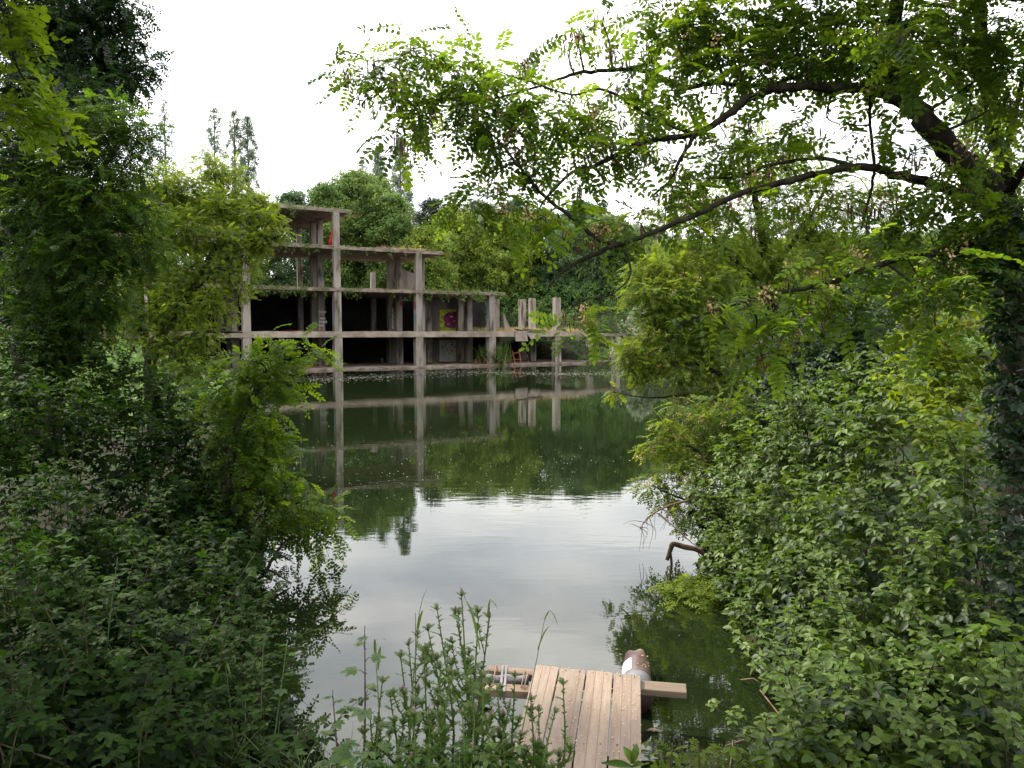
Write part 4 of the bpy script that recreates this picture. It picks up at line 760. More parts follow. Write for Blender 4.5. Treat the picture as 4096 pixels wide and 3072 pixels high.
# ------------------------------------------------------------------ left side
# near overhanging branch, top left
NL = wb([(20, 60, 60, 3.1, .8), (60, 160, 60, 3.1, .9), (30, 260, 60, 3.1, .9), (90, 330, 60, 3.1, .85), (150, 400, 50, 3.1, .9), (220, 440, 50, 3.15, .95), (275, 490, 20, 3.15, 1), (40, 430, 55, 3.1, .8), (110, 470, 40, 3.1, .8), (60, 20, 50, 3.1, .6)])+[(x, y, z, 1.0, .2, .8, .9) for x, y, z in ((-2.9, 3.6, 5.8), (-3.9, 3.2, 5.7), (-2.3, 1.6, 5.0), (-4.6, 0.4, 5.4), (-6.5, 3.0, 6.0), (-7.0, 4.6, 7.0), (-3.4, -.8, 5.2), (-6.4, 1.2, 5.6), (-5.6, 7.6, 8.0), (-7.4, 6.4, 7.8), (-3.2, 3.4, 5.2), (-2.6, 4.4, 5.9), (-4.2, 4.6, 5.8), (-3.6, 5.8, 6.9), (-5.0, 3.4, 4.9), (-5.4, 5.0, 6.2), (-4.6, 6.8, 7.2), (-2.4, 2.6, 4.8), (-6.2, 6.2, 6.6), (-3.2, 1.4, 4.8), (-4.6, 2.2, 5.2))]  # last blobs are unseen canopy out of view, added to shade the left bank
locust('locust_sapling', 'close yellow green locust branch hanging into the top left corner, plus an unseen canopy added for shade', (-2.9, 2.6, 1.0), [[(-1500, 2600, 2.7, 30), (-900, 900, 2.8, 24), (-500, 100, 2.9, 18), (-150, -60, 3, 10), (20, 60, 3.1, 6), (60, 250, 3.1, 4), (150, 380, 3.1, 3), (280, 480, 3.15, 2)]], NL, m_leaf_near, dens=1.0, tm=[frond(.15, 5, .021, .034, .3, 11), frond(.16, 5, .022, .036, .5, 12), frond(.13, 4, .021, .034, .6, 13)], area=.004, sc=(.85, 1.1), mn=5, cat='tree')
# dark tall tree top left
DT = wb([(60, 60, 170, 10.8, .1), (230, 130, 150, 10.8, .15), (380, -40, 120, 11, .2), (500, 0, 80, 11, .2), (250, 400, 110, 9.9, .3), (380, 380, 90, 10, .35), (120, 560, 150, 9.6, .2), (120, 60, 170, 11, .15), (330, 40, 140, 11, .2), (450, 120, 100, 11, .2), (250, 210, 160, 10.8, .15), (430, 240, 90, 11, .15), (520, 60, 50, 11, .3), (520, 270, 75, 11, .2), (590, 255, 45, 11, .35), (560, 320, 50, 11, .2), (400, 330, 120, 10.6, .15), (200, 400, 180, 10.4, .15), (60, 300, 170, 10.5, .1), (60, 560, 180, 10, .05), (120, 760, 180, 10, .05), (60, 980, 180, 9.8, .05), (40, 1200, 180, 9.6, .1), (480, 180, 60, 11, .2), (330, 470, 100, 10.4, .15)])  # some sun-facing blobs get the dark leaf here as painted shade
locust('dark_tree', 'tall shaded tree with an ivy dark trunk at the top left', (P(110, 1700, 10.2).x, 10.2, gz(P(110, 1700, 10.2).x, 10.2)), [[(110, 1900, 10.2, 60), (120, 1200, 10.2, 52), (150, 700, 10.4, 44), (200, 300, 10.7, 34), (260, 0, 11, 22), (280, -200, 11, 14)], [(180, 560, 10.5, 24), (320, 420, 10.6, 16), (480, 300, 11, 9), (590, 260, 11, 4)], [(210, 300, 10.7, 18), (380, 160, 11, 12), (500, 80, 11, 5)]], DT, m_leaf_dark, dens=.62, sc=(1, 1.4), twr=.012)
# green locust below it
GL = wb([(60, 700, 160, 9.3, .1), (350, 1300, 150, 8.8, .2), (180, 1280, 150, 8.8, .15), (300, 520, 130, 9.4, .45), (440, 470, 100, 9.4, .45), (540, 520, 75, 9.4, .55), (600, 520, 40, 9.4, .6), (580, 590, 50, 9.3, .5), (440, 600, 120, 9.3, .4), (300, 700, 150, 9.2, .35), (520, 690, 80, 9.2, .45), (180, 820, 150, 9, .3), (400, 830, 140, 9, .35), (300, 1000, 160, 8.9, .3), (560, 830, 90, 9.2, .4), (480, 980, 120, 9, .35), (620, 1000, 80, 9.2, .4), (150, 1080, 160, 8.8, .2), (400, 1150, 140, 8.8, .25)])
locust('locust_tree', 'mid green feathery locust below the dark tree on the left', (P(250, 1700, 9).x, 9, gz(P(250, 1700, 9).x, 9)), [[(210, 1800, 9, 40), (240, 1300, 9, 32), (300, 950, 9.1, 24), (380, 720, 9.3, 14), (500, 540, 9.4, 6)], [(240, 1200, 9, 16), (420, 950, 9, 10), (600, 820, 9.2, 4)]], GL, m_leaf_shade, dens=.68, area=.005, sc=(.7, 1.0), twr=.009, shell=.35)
# yellow-green locust farther away
YL = wb([(1060, 870, 45, 15.4, .7, .8), (1110, 910, 35, 15.3, .8, .8), (1145, 945, 25, 15.3, .85, .8), (1050, 980, 45, 15.2, .7, .8), (1000, 1070, 40, 15, .7, .8), (1010, 960, 60, 15.2, .65), (980, 1180, 30, 14.8, .7, .8), (1060, 810, 35, 15.8, .7, .8), (820, 630, 45, 16, .8, .6), (850, 690, 65, 16, .75), (930, 670, 40, 16, .75, .6), (660, 740, 100, 15.5, .65), (540, 760, 80, 15.5, .6), (760, 750, 90, 15.6, .65), (930, 740, 55, 16, .7), (1010, 800, 50, 16, .7), (1070, 820, 35, 16, .65), (880, 830, 100, 15.5, .6), (1000, 870, 70, 15.5, .7), (1090, 880, 35, 15.5, .7), (1050, 940, 40, 15.3, .8), (1120, 940, 22, 15.3, .85), (760, 920, 110, 15, .5), (920, 960, 90, 15, .55), (980, 1010, 45, 15, .6), (620, 900, 110, 15, .5), (560, 1080, 120, 14.8, .45), (760, 1080, 110, 14.8, .5), (900, 1090, 70, 14.8, .55), (960, 1130, 35, 14.8, .7, .7), (700, 1230, 110, 14.5, .5), (850, 1210, 75, 14.5, .6), (540, 1260, 130, 14.5, .4), (920, 1260, 35, 14.5, .8, .7), (820, 1340, 75, 14.2, .5), (680, 1380, 100, 14.2, .45), (740, 1480, 80, 14, .45), (850, 1450, 50, 14, .4)])
YT = [[(620, 1750, 14, 26), (600, 1450, 14.2, 24), (680, 1280, 14.5, 18), (800, 1100, 14.8, 12), (900, 900, 15.4, 8), (880, 700, 16, 3)], [(600, 1450, 14.2, 16), (560, 1150, 14.8, 12), (640, 850, 15.3, 7), (660, 720, 15.5, 3)], [(760, 1170, 14.7, 10), (950, 1010, 15, 7), (1130, 940, 15.3, 3)], [(640, 1380, 14.3, 12), (820, 1330, 14.2, 8), (970, 1330, 14.2, 3)]]
locust('locust_tree', 'yellow green locust standing in front of the left end of the ruin', (P(620, 1750, 14).x, 14, gz(P(620, 1750, 14).x, 14)), YT, YL, m_leaf_mid, dens=.72, area=.0045, drop=.08, sc=(.62, .95), shell=.55, twr=.012, npod=50, nfl=40)
# locust shrub leaning over the water, left
SL = wb([(1090, 1370, 50, 8.6, .5), (1190, 1365, 40, 8.6, .6), (1250, 1400, 35, 8.6, .75), (1275, 1430, 22, 8.6, .8), (1140, 1440, 50, 8.6, .5), (1040, 1450, 60, 8.6, .45), (960, 1430, 60, 8.6, .5), (1170, 1520, 35, 8.6, .6), (1100, 1540, 45, 8.6, .5), (1160, 1560, 30, 8.6, .7), (1000, 1560, 80, 8.5, .45), (900, 1560, 90, 8.5, .4), (1070, 1640, 50, 8.5, .75), (1000, 1700, 70, 8.5, .5), (1100, 1760, 40, 8.5, .85), (900, 1720, 100, 8.4, .4), (1030, 1800, 75, 8.4, .6), (1130, 1800, 32, 8.4, .9), (950, 1860, 100, 8.3, .4), (1080, 1900, 80, 8.3, .5), (1160, 1920, 45, 8.3, .6), (1000, 1980, 100, 8.2, .35), (1130, 2010, 75, 8.2, .4), (1230, 2010, 50, 8.3, .75), (1310, 2020, 40, 8.4, .9), (1360, 2070, 35, 8.5, .95), (1250, 2080, 60, 8.3, .6), (1340, 2130, 35, 8.4, .8), (1180, 2110, 70, 8.2, .35), (1270, 2160, 40, 8.3, .5, .7), (1050, 2110, 80, 8.1, .2), (1310, 2220, 20, 8.3, .4, .7), (1000, 1750, 90, 8.4, .5)])  # high tint on the right-hand tips paints in their sunlit glow
ST = [[(860, 2250, 8, 34), (900, 1950, 8.1, 26), (940, 1750, 8.3, 18), (1000, 1600, 8.5, 12), (1100, 1430, 8.6, 6), (1230, 1390, 8.6, 3)], [(900, 1950, 8.1, 14), (1080, 1980, 8.2, 9), (1250, 2040, 8.3, 5), (1360, 2080, 8.5, 2)], [(970, 1680, 8.4, 8), (1060, 1540, 8.5, 5), (1160, 1530, 8.6, 2)], [(1050, 2300, 7.9, 8), (1130, 2180, 8, 6), (1230, 2100, 8.2, 3)]]
locust('locust_shrub', 'leaning locust with bright leaf tips over the water left of the ruin', (P(860, 2250, 8).x, 8, gz(P(860, 2250, 8).x, 8)), ST, SL, m_leaf_near, dens=.75, sc=(.95, 1.35), twr=.007, cat='shrub')
SL2 = wb([(1050, 2200, 50, 7.9, .15), (1140, 2250, 35, 7.9, .15, .8), (1080, 2330, 45, 7.8, .1, .8), (1150, 2370, 30, 7.8, .2, .8), (1000, 2300, 60, 7.7, .1), (1000, 2420, 50, 7.5, .1, .7), (1060, 2480, 30, 7.4, .1, .7), (940, 2380, 70, 7.5, .1)])
locust('locust_shrub', 'dark drooping locust branch near the water surface at the left bank', (P(900, 2500, 7.6).x, 7.6, gz(P(900, 2500, 7.6).x, 7.6)), [[(880, 2550, 7.6, 16), (960, 2350, 7.7, 10), (1060, 2280, 7.8, 6), (1160, 2330, 7.8, 2)], [(960, 2350, 7.7, 6), (1060, 2200, 7.9, 3), (1160, 2240, 7.9, 2)]], SL2, m_leaf_dark, dens=.6, sc=(.7, .9), twr=.006, cat='shrub')
# left brambles
LB1 = wb([(-60, 1650, 200, 7.5, .1), (40, 1900, 200, 7, .2), (230, 1380, 120, 8.8, .2), (100, 1450, 180, 8.2, .3), (330, 1500, 160, 8.8, .35), (560, 1560, 140, 9, .4), (720, 1640, 110, 9, .45), (150, 1700, 240, 7.2, .35), (480, 1760, 200, 8, .3), (720, 1830, 170, 8.5, .12), (820, 2020, 150, 8.2, .08), (560, 2030, 220, 7.5, .12), (780, 2250, 170, 7.6, .08), (900, 2420, 110, 7.0, .1)], fl=.9)  # lowest tints sit in the hollow, its shade put into the leaves
LB1 += [(x, y, .55, .5, .15, .8, .8) for x, y in ((-2.6, 5.9), (-2.8, 6.8), (-3.2, 7.8), (-3.6, 9.2), (-3.3, 6.4), (-3.7, 7.6), (-4.2, 10.4))]
bush('bramble_thicket', LB1, m_bramble_shade, 'shaded bramble thicket on the left bank behind the leaning locust', 'bramble', dens=1.6, shell=.24, sc=(.6, 1.05), shoots=6)
LB2 = wb([(150, 2100, 260, 5.8, .6), (420, 2250, 200, 5.9, .55), (60, 2400, 280, 4.9, .45), (380, 2560, 240, 5, .4), (650, 2480, 170, 6, .2), (800, 2620, 130, 5.9, .25), (120, 2800, 300, 4.1, .25), (500, 2850, 260, 4.5, .3), (800, 2850, 160, 5, .35), (350, 3050, 220, 3.8, .3), (700, 3050, 200, 4.1, .4), (980, 3000, 110, 4.5, .45), (1050, 2900, 50, 5, .4), (950, 2750, 90, 5.4, .2), (900, 2580, 80, 6.0, .15), (560, 2700, 200, 5.2, .3), (900, 2900, 140, 4.7, .35), (1000, 3100, 120, 4.0, .4), (200, 3000, 260, 3.6, .3), (500, 3200, 260, 3.4, .35), (850, 3200, 200, 3.6, .4), (100, 3200, 260, 3.3, .2)], fl=.9)
LB2 += [(x, y, .14, .24, .15, .8, 1.2) for x, y in ((-1.6, 4.6), (-1.8, 5.0), (-2.0, 5.5), (-2.2, 6.0), (-2.4, 6.5), (-2.6, 7.1), (-2.75, 7.7), (-1.35, 4.2))]+[(x, y, .5, .42, .2, .8, .9) for x, y in ((-2.15, 4.7), (-1.95, 4.1), (-2.5, 4.9), (-2.3, 4.0), (-2.8, 4.3), (-2.9, 5.4), (-1.75, 3.5), (-2.3, 3.3), (-3.0, 3.6))]
LB2 = [(*b[:4], b[4]*.5, *b[5:]) for b in LB2]  # tints halved: more left-bank shade put into the leaf colour
bush('bramble_thicket', LB2, m_bramble_shade, 'nearer bramble thicket in the bottom left corner with paler top leaves', 'bramble', dens=1.6, shell=.24, sc=(.6, 1.05), shoots=6)
# twiggy dead branch in the water, left
DB = MB(); c_ = curve_pts([(*P(900, 2640, 6.4), .02), (*P(1010, 2610, 6.2), .014), (*P(1120, 2650, 6.0), .01), (*P(1220, 2720, 5.8), .006), (*P(1245, 2850, 5.5), .003)], 7); DB.tube(c_[:, :3], c_[:, 3], 5)
c2 = curve_pts([(*P(960, 2620, 6.3), .01), (*P(1060, 2680, 5.9), .008), (*P(1110, 2800, 5.6), .005), (*P(1180, 2830, 5.5), .003)], 7); DB.tube(c2[:, :3], c2[:, 3], 5)
for i in range(34):
    cc_ = c_ if i % 2 else c2; a = cc_[r.randrange(5, len(cc_))][:3]; L_ = r.uniform(.1, .35); e = a+np.array([r.uniform(-.7, .7), r.uniform(-.4, .4), r.uniform(-.7, .4)])*L_; m_ = (a+e)/2+np.array([r.gauss(0, .03), 0, .02]); q = curve_pts([(*a, .0035), (*m_, .0025), (*e, .0012)], 3); DB.tube(q[:, :3], q[:, 3], 4)
tag(DB.build('dead_branch', m_twig), 'dead twiggy branch arching into the water at the lower left', 'branch')
MBT = MB(); MBT.tube([P(2485, 2432, 7.0), P(2522, 2466, 6.9)], .006, 4); MBT.tube([P(2484, 2484, 6.85), P(2523, 2467, 6.9)], .005, 4)
o = MBT.build('floating_twig', m_bark); tag(o, 'small forked twig sticking out of open water left of the green sapling', 'twig')
for v in o.data.vertices: pass

# ------------------------------------------------------------------ jetty
ZJ = .33
JT = empty('jetty', (PZ(2350, 2900, ZJ).x, PZ(2350, 2900, ZJ).y, 0), 'weathered plank jetty running out from the bank at the bottom centre', 'jetty'); jo = Vector(JT.location)
def woodmat(name, ca, cb, dark, gloss=.75):
    m = nmat(name, ca, cb, 6, 8, gloss, .25, (6, .7, 6), .25, .2, .8, dark, 1.1, .55, .8, bscale=14)
    return m
m_woods = [woodmat('jetty_wood', *c) for c in (((.155, .118, .092), (.235, .182, .145), (.12, .085, .065)), ((.135, .104, .082), (.212, .166, .134), (.10, .072, .055)), ((.16, .12, .092), (.242, .186, .147), (.11, .078, .058)), ((.132, .10, .078), (.206, .158, .127), (.13, .075, .045)))]
for i_, m_ in enumerate(m_woods):
    m_.node_tree.nodes['Mapping'].inputs['Location'].default_value = (i_*3.7, i_*1.9, i_)
m_wood2 = woodmat('grey_rotten_wood', (.10, .07, .052), (.21, .15, .11), (.03, .022, .016), .9)
m_wood3 = woodmat('damp_plank_wood', (.085, .062, .045), (.145, .108, .08), (.08, .055, .03), .7)
def J(x, y): return PZ(x, y, ZJ)
farx = [(2139, 2660), (2239, 2669.5), (2347, 2680), (2453.5, 2691), (2565, 2699)]; nearx = [(2034, 3072), (2150, 3072), (2288, 3072), (2429, 3072), (2569, 3072)]
ang = math.atan2((J(2453, 2691)-J(2429, 3072)).x, (J(2453, 2691)-J(2429, 3072)).y)
for i in range(4):
    fl, fr, nl, nr = J(*farx[i]), J(*farx[i+1]), J(*nearx[i]), J(*nearx[i+1])
    g = .0045; ux = (fr-fl).normalized()*g
    fl2, fr2 = fl+ux, fr-ux; nl2, nr2 = nl+ux, nr-ux
    nl2 = fl2+(nl2-fl2)*1.55; nr2 = fr2+(nr2-fr2)*1.55
    dz = Vector((0, 0, (.004, 0, .003, -.002)[i])); ca = (fl2-nl2).normalized()*.02; cu = (fr2-fl2).normalized()*.014
    top = [p+dz-jo for p in (nl2, nr2, fr2-ca, fr2-ca*.3-cu*.3, fr2-cu, fl2+cu, fl2-ca*.3+cu*.3, fl2-ca)]
    # rotate the plank into its own frame so the grain runs along it
    mb = MB(); mb.prism(top, .032); o = mb.build('plank', m_woods[i], JT, .004)
    o.data.transform(Matrix.Rotation(ang, 4, 'Z')); o.rotation_euler = (0, 0, -ang)
    # shallow worn grooves along the board
    gm = MB()
    for t_ in ((.33, .66) if i != 1 else (.78,)):
        a = fl2.lerp(fr2, t_)+dz-jo; e = nl2.lerp(nr2, t_)+dz-jo; q = (fr2-fl2).normalized()*.0011
        gm.add([a-q+Vector((0, 0, .0008)), a+q+Vector((0, 0, .0008)), e+q+Vector((0, 0, .0008)), e-q+Vector((0, 0, .0008))], [(0, 3, 2, 1)])
    gm.build('plank_groove', M('groove_dark', (.10, .06, .04), .9), o).matrix_parent_inverse = Matrix.Rotation(ang, 4, 'Z')
def beam(name, a, b, wd, th, mat, label=None, zoff=0):
    a = Vector(a); b = Vector(b); t_ = (b-a).normalized(); n_ = Vector((-t_.y, t_.x, 0)).normalized()*wd/2; r_ = random.Random(name+str(round(a.x, 2)))
    top = [a-n_, b-n_, b+n_, a+n_]; mb = MB(); L_ = (b-a).length; an = math.atan2(t_.x, t_.y)
    mb.prism([p-jo for p in top], th); o = mb.build(name, mat, JT, .005); o.data.transform(Matrix.Rotation(an, 4, 'Z')); o.rotation_euler = (0, 0, -an)
    if label: o['label'] = label
    return o
NL_ = MB()
for i in range(4):
    for (yy, fx, nx_) in ((.035, 0, 0), (.80, 0, 0)):
        for t_ in (.25, .75):
            a = J(*farx[i]).lerp(J(*farx[i+1]), t_); e = J(*nearx[i]).lerp(J(*nearx[i+1]), t_); p = a.lerp(e, yy)-jo+Vector((0, 0, .004)); NL_.tube([p-Vector((0, 0, .004)), p+Vector((0, 0, .0015))], .0042, 8)
tag(NL_.build('nail_heads', m_rust, JT), kind='stuff')
zb = ZJ-.035
beam('cross_beam', PZ(1951, 2670, zb), PZ(2300, 2705, zb), .085, .05, m_wood2, 'far rotten cross plank on the left side')
beam('cross_beam', PZ(1925, 2742, zb), PZ(2300, 2765, zb), .10, .05, m_wood2, 'near rotten cross plank on the left side')
beam('cross_beam', PZ(2300, 2716, zb), PZ(2746, 2752, zb), .13, .045, m_wood3, 'olive brown plank stub sticking out on the right side')
beam('cross_beam', PZ(1990, 3100, zb), PZ(2640, 3100, zb), .12, .05, m_wood3)
m_pvc = nmat('grey_pvc', (.06, .055, .06), (.12, .105, .11), 6, 4, .35, .5, (1, 1, 1), .05); m_blk = M('black_rubber', (.012, .012, .014), .5, .4)
m_brpipe = nmat('brown_pipe', (.045, .022, .020), (.085, .05, .045), 4, 5, .34, .5, (1, 1, 1), .08, .3, .7, (.22, .17, .15), 2.2, .58, .75)
mb = MB(); a = PZ(1925, 2718, zb-.03)-jo; e = PZ(2115, 2722, zb-.03)-jo
n_ = 14; mb.tube([a.lerp(e, t/(n_-1)) for t in range(n_)], [.034+.006*math.sin(t*1.1) for t in range(n_)], 14); mb.build('float_pipe', m_pvc, JT)
MB().tube([PZ(1905, 2740, .12)-jo, PZ(1960, 2735, .14)-jo], .09, 14).build('pipe_end', m_blk, JT)
for (x0, x1) in ((2003, 2012), (2018, 2027)):
    o = MB(); 
    pl = [PZ(x0+4, 2660, zb+.006), PZ(x0, 2700, zb+.008), PZ(x0-6, 2765, zb+.006)]
    for a, e in zip(pl[:-1], pl[1:]):
        q = Vector(((x1-x0)*5.2/F/1, 0, 0)); o.add([a-jo, a+q-jo, e+q-jo, e-jo], [(3, 2, 1, 0)]); o.add([p-jo+Vector((0, 0, -.004)) for p in (a, a+q, e+q, e)], [(0, 1, 2, 3)])
    e = pl[-1]; o.add([e-jo, e+q-jo, e+q-jo-Vector((0, -.005, .06)), e-jo-Vector((0, -.005, .06))], [(3, 2, 1, 0)])
    o.build('strap', m_pvc, JT)
for a_, b_ in (((1984, 2660), (1972, 2735)), ((2098, 2680), (2085, 2750)), ((2112, 2690), (2096, 2755))):
    p, q = PZ(*a_, zb+.008)-jo, PZ(*b_, zb+.008)-jo; MB().tube([p, p.lerp(q, .5)+Vector((.004, 0, .02)), q], .004, 5).build('cord', m_wood2, JT)
# drain pipe float: its own parts
pr = .104; zc = .105; pe = PZ(2546, 2590, zc+pr*.7); dr = Vector((math.sin(ang), math.cos(ang), 0))
pc = Vector((pe.x, pe.y, zc)); PF = MB(); n_ = 26; k_ = 26; vs = []
for i in range(n_):
    back = (1-i/(n_-1))*2.6 if i < n_-6 else (n_-1-i)*.05
for i in range(n_):
    s_ = -2.6+2.6*min(1, i/(n_-9)) if i <= n_-9 else 0
prof = [(-.70, .2, 0), (-.70, 1, 0), (-.62, 1, 0), (-.30, 1, 0), (-.22, .995, .06), (-.16, .98, .22), (-.11, .95, .45), (-.07, .91, .65), (-.035, .85, .85), (-.01, .76, 1.0), (.0, .62, 1.1), (0.002, .30, 1.1)]
for (s_, rr, cr_) in prof:
    for j in range(k_):
        a = 2*math.pi*j/k_; lob = 1-cr_*.36*(.5+.5*math.cos(4*a-.9)); q = pr*rr*lob
        u = Vector((dr.y, -dr.x, 0)); vs.append(pc+dr*s_+u*q*math.cos(a)*1.0+Vector((0, 0, 1))*q*math.sin(a)-jo)
PF.add(vs, [(i*k_+j, i*k_+(j+1) % k_, (i+1)*k_+(j+1) % k_, (i+1)*k_+j) for i in range(len(prof)-1) for j in range(k_)]+[tuple(range((len(prof)-1)*k_, len(prof)*k_))], True)
pipe = PF.build('drain_pipe_float', m_brpipe, JT); pipe['label'] = 'brown crimped drain pipe under the right edge with white sticker'
m_sock = nmat('grey_socket', (.075, .075, .085), (.13, .13, .145), 5, 3, .45, .4)
PS = MB(); vs = []
for s_, rr in ((-.68, 1.0), (-.675, 1.09), (-.50, 1.09), (-.47, 1.06), (-.465, 1.005)):
    for j in range(k_):
        a = 2*math.pi*j/k_; u = Vector((dr.y, -dr.x, 0)); vs.append(pc+dr*s_+(u*math.cos(a)+Vector((0, 0, 1))*math.sin(a))*pr*rr-jo)
PS.add(vs, [(i*k_+j, i*k_+(j+1) % k_, (i+1)*k_+(j+1) % k_, (i+1)*k_+j) for i in range(4) for j in range(k_)], True); PS.build('pipe_socket', m_sock, pipe)
m_stk = M('white_sticker', (.85, .86, .88), .35, .5); m_ink = M('grey_ink', (.38, .42, .48), .5)
def stick(name, a0, a1, s0, s1, rr, mat, na=6, cut=0):
    mb = MB(); vs = []; u = Vector((dr.y, -dr.x, 0))
    for i in range(na+1):
        a = a0+(a1-a0)*i/na
        for s_ in (s0, s1): vs.append(pc+dr*s_+(u*math.cos(a)+Vector((0, 0, 1))*math.sin(a))*pr*rr-jo)
    mb.add(vs, [(2*i, 2*i+1, 2*i+3, 2*i+2) for i in range(na)], True); return mb.build(name, mat, pipe)
stick('sticker', R(112), R(165), -.44, -.25, 1.012, m_stk)
for k in range(4): stick('sticker_print', R(118+k*9), R(124+k*9), -.40+.02*(k % 2), -.34+.018*k, 1.02, m_ink, 2)
# specks on the jetty
pts = []
for _ in range(900):
    t_ = random.random(); v_ = random.random()**.9*1.5; a = J(2139, 2660).lerp(J(2565, 2699), t_); e = J(2034, 3072).lerp(J(2569, 3072), t_); p = a+(e-a)*v_; pts.append((p.x, p.y, ZJ+.006))
flecks('jetty_litter', pts, (.002, .0065), m_wither, 'pale blossom flecks scattered over the jetty planks', 'litter')
pts = [(pc+dr*random.uniform(-.4, -.1)+Vector((dr.y, -dr.x, 0))*pr*math.cos(q)*1.01+Vector((0, 0, 1))*pr*math.sin(q)*1.02) for q in [random.uniform(.5, 1.6) for _ in range(16)]]
flecks('pipe_litter', [tuple(p) for p in pts], (.003, .008), m_wither, 'blossom flecks stuck on the brown pipe', 'litter')
# pollen and scum on the water
def lakepts(n, x0, x1, y0, y1, wgt=None):
    o = []
    while len(o) < n:
        x, y = random.uniform(x0, x1), random.uniform(y0, y1); p = PZ(x, y, .004)
        if p.y < 66: o.append((p.x, p.y, .004))
    return o
m_poll = M('pollen_fleck', (.50, .47, .38), .8)
pts = lakepts(520, 1250, 2300, 1700, 2000)+lakepts(200, 1100, 2500, 1560, 1900)
flecks('pollen_flecks', pts, (.003, .012), m_poll, 'sparse pale flecks floating on the open lake', 'flecks')
pts = []
for _ in range(5000):
    x = random.uniform(900, 2560); c0 = 1508+8*math.sin(x*.006)-(x-1200)*.018; y = random.gauss(c0, 9 if random.random() < .6 else 3); p = PZ(x, max(y, 1466-(x-1350)*.01), .004)
    if (Binv@p).y < -.4: pts.append((p.x, p.y, .004))
flecks('floating_scum', pts, (.015, .06), nmat('scum', (.03, .032, .022), (.12, .115, .09), 5, 4, .8, .2), 'band of floating scum on the water before the ruin', 'scum')
# water weed leaf afloat
o = MB(); p = PZ(2613, 2922, .006); o.add([p+Vector(v) for v in ((-.05, 0, 0), (-.01, .02, .008), (.045, .01, 0), (.02, -.015, .004))], [(3, 2, 1, 0)])
tag(o.build('fallen_leaf', m_twig), 'brown leaf floating right of the jetty', 'leaf')
# fallen reed sticks at the right waterline
for i, (a, b_) in enumerate((((3040, 2760), (3230, 3060)), ((2900, 2985), (3030, 2980)), ((2960, 2720), (3060, 2745)), ((3060, 2900), (3110, 3000)), ((2920, 3072), (2930, 2960)))):
    tag(MB().tube([PZ(*a, .02), (PZ(*a, .02)+PZ(*b_, .03))/2+Vector((.01, .01, .03)), PZ(*b_, .03)], [.006, .006, .003], 5).build('fallen_stick', m_twig), ['long pale stick slanting down the right waterline', 'short stick lying flat on the water right of the jetty', 'short pale stick poking out under the brambles', 'thin stick parallel to the long slanting one', 'upright stick at the bottom edge right of the jetty'][i], 'stick', 'fallen sticks at the right waterline')

# ------------------------------------------------------------------ foreground plants
m_thi = leafmat('thistle_green', (.026, .062, .010), (.080, .128, .018), (.18, .28, .02), .25, .5, .35)
m_bud = nmat('thistle_bud', (.06, .09, .04), (.12, .10, .06), 60, 3, .7, .3); m_pink = M('thistle_flower', (.26, .09, .20), .8)
def spiny_leaf(L, W, seed=0):
    """lobed spiny leaf as quads"""
    r = random.Random(seed); V = []; Q = []; n = 6
    for i in range(n):
        t0 = i/n; t1 = (i+1)/n; y0 = .12*W; 
        env = math.sin(math.pi*(t0*.8+.15))
        for sg in (-1, 1):
            k = len(V); lob = W*env*r.uniform(.8, 1.15)
            V += [(t0*L, 0, 0), (t0*L+.02*L, sg*lob*.45, .03*L), (t1*L*.98+.05*L*0, sg*lob*1.0, .06*L*r.uniform(-.5, 1.5)), (t1*L, 0, 0)]
            Q.append((k, k+1, k+2, k+3) if sg < 0 else (k+3, k+2, k+1, k))
            k = len(V); V += [(t0*L+.3*L/n, sg*lob*.3, .02*L), (t0*L+.2*L/n, sg*lob*.85, .08*L), (t0*L+.45*L/n, sg*lob*.55, .03*L), (t0*L+.9*L/n, sg*lob*.3, .02*L)]
            Q.append((k, k+1, k+2, k+3))
    V = np.array(V); V[:, 2] -= .35*(V[:, 0]/L)**2*L*.6
    return V, np.array(Q)
SPN = [spiny_leaf(1, .38, i) for i in range(4)]
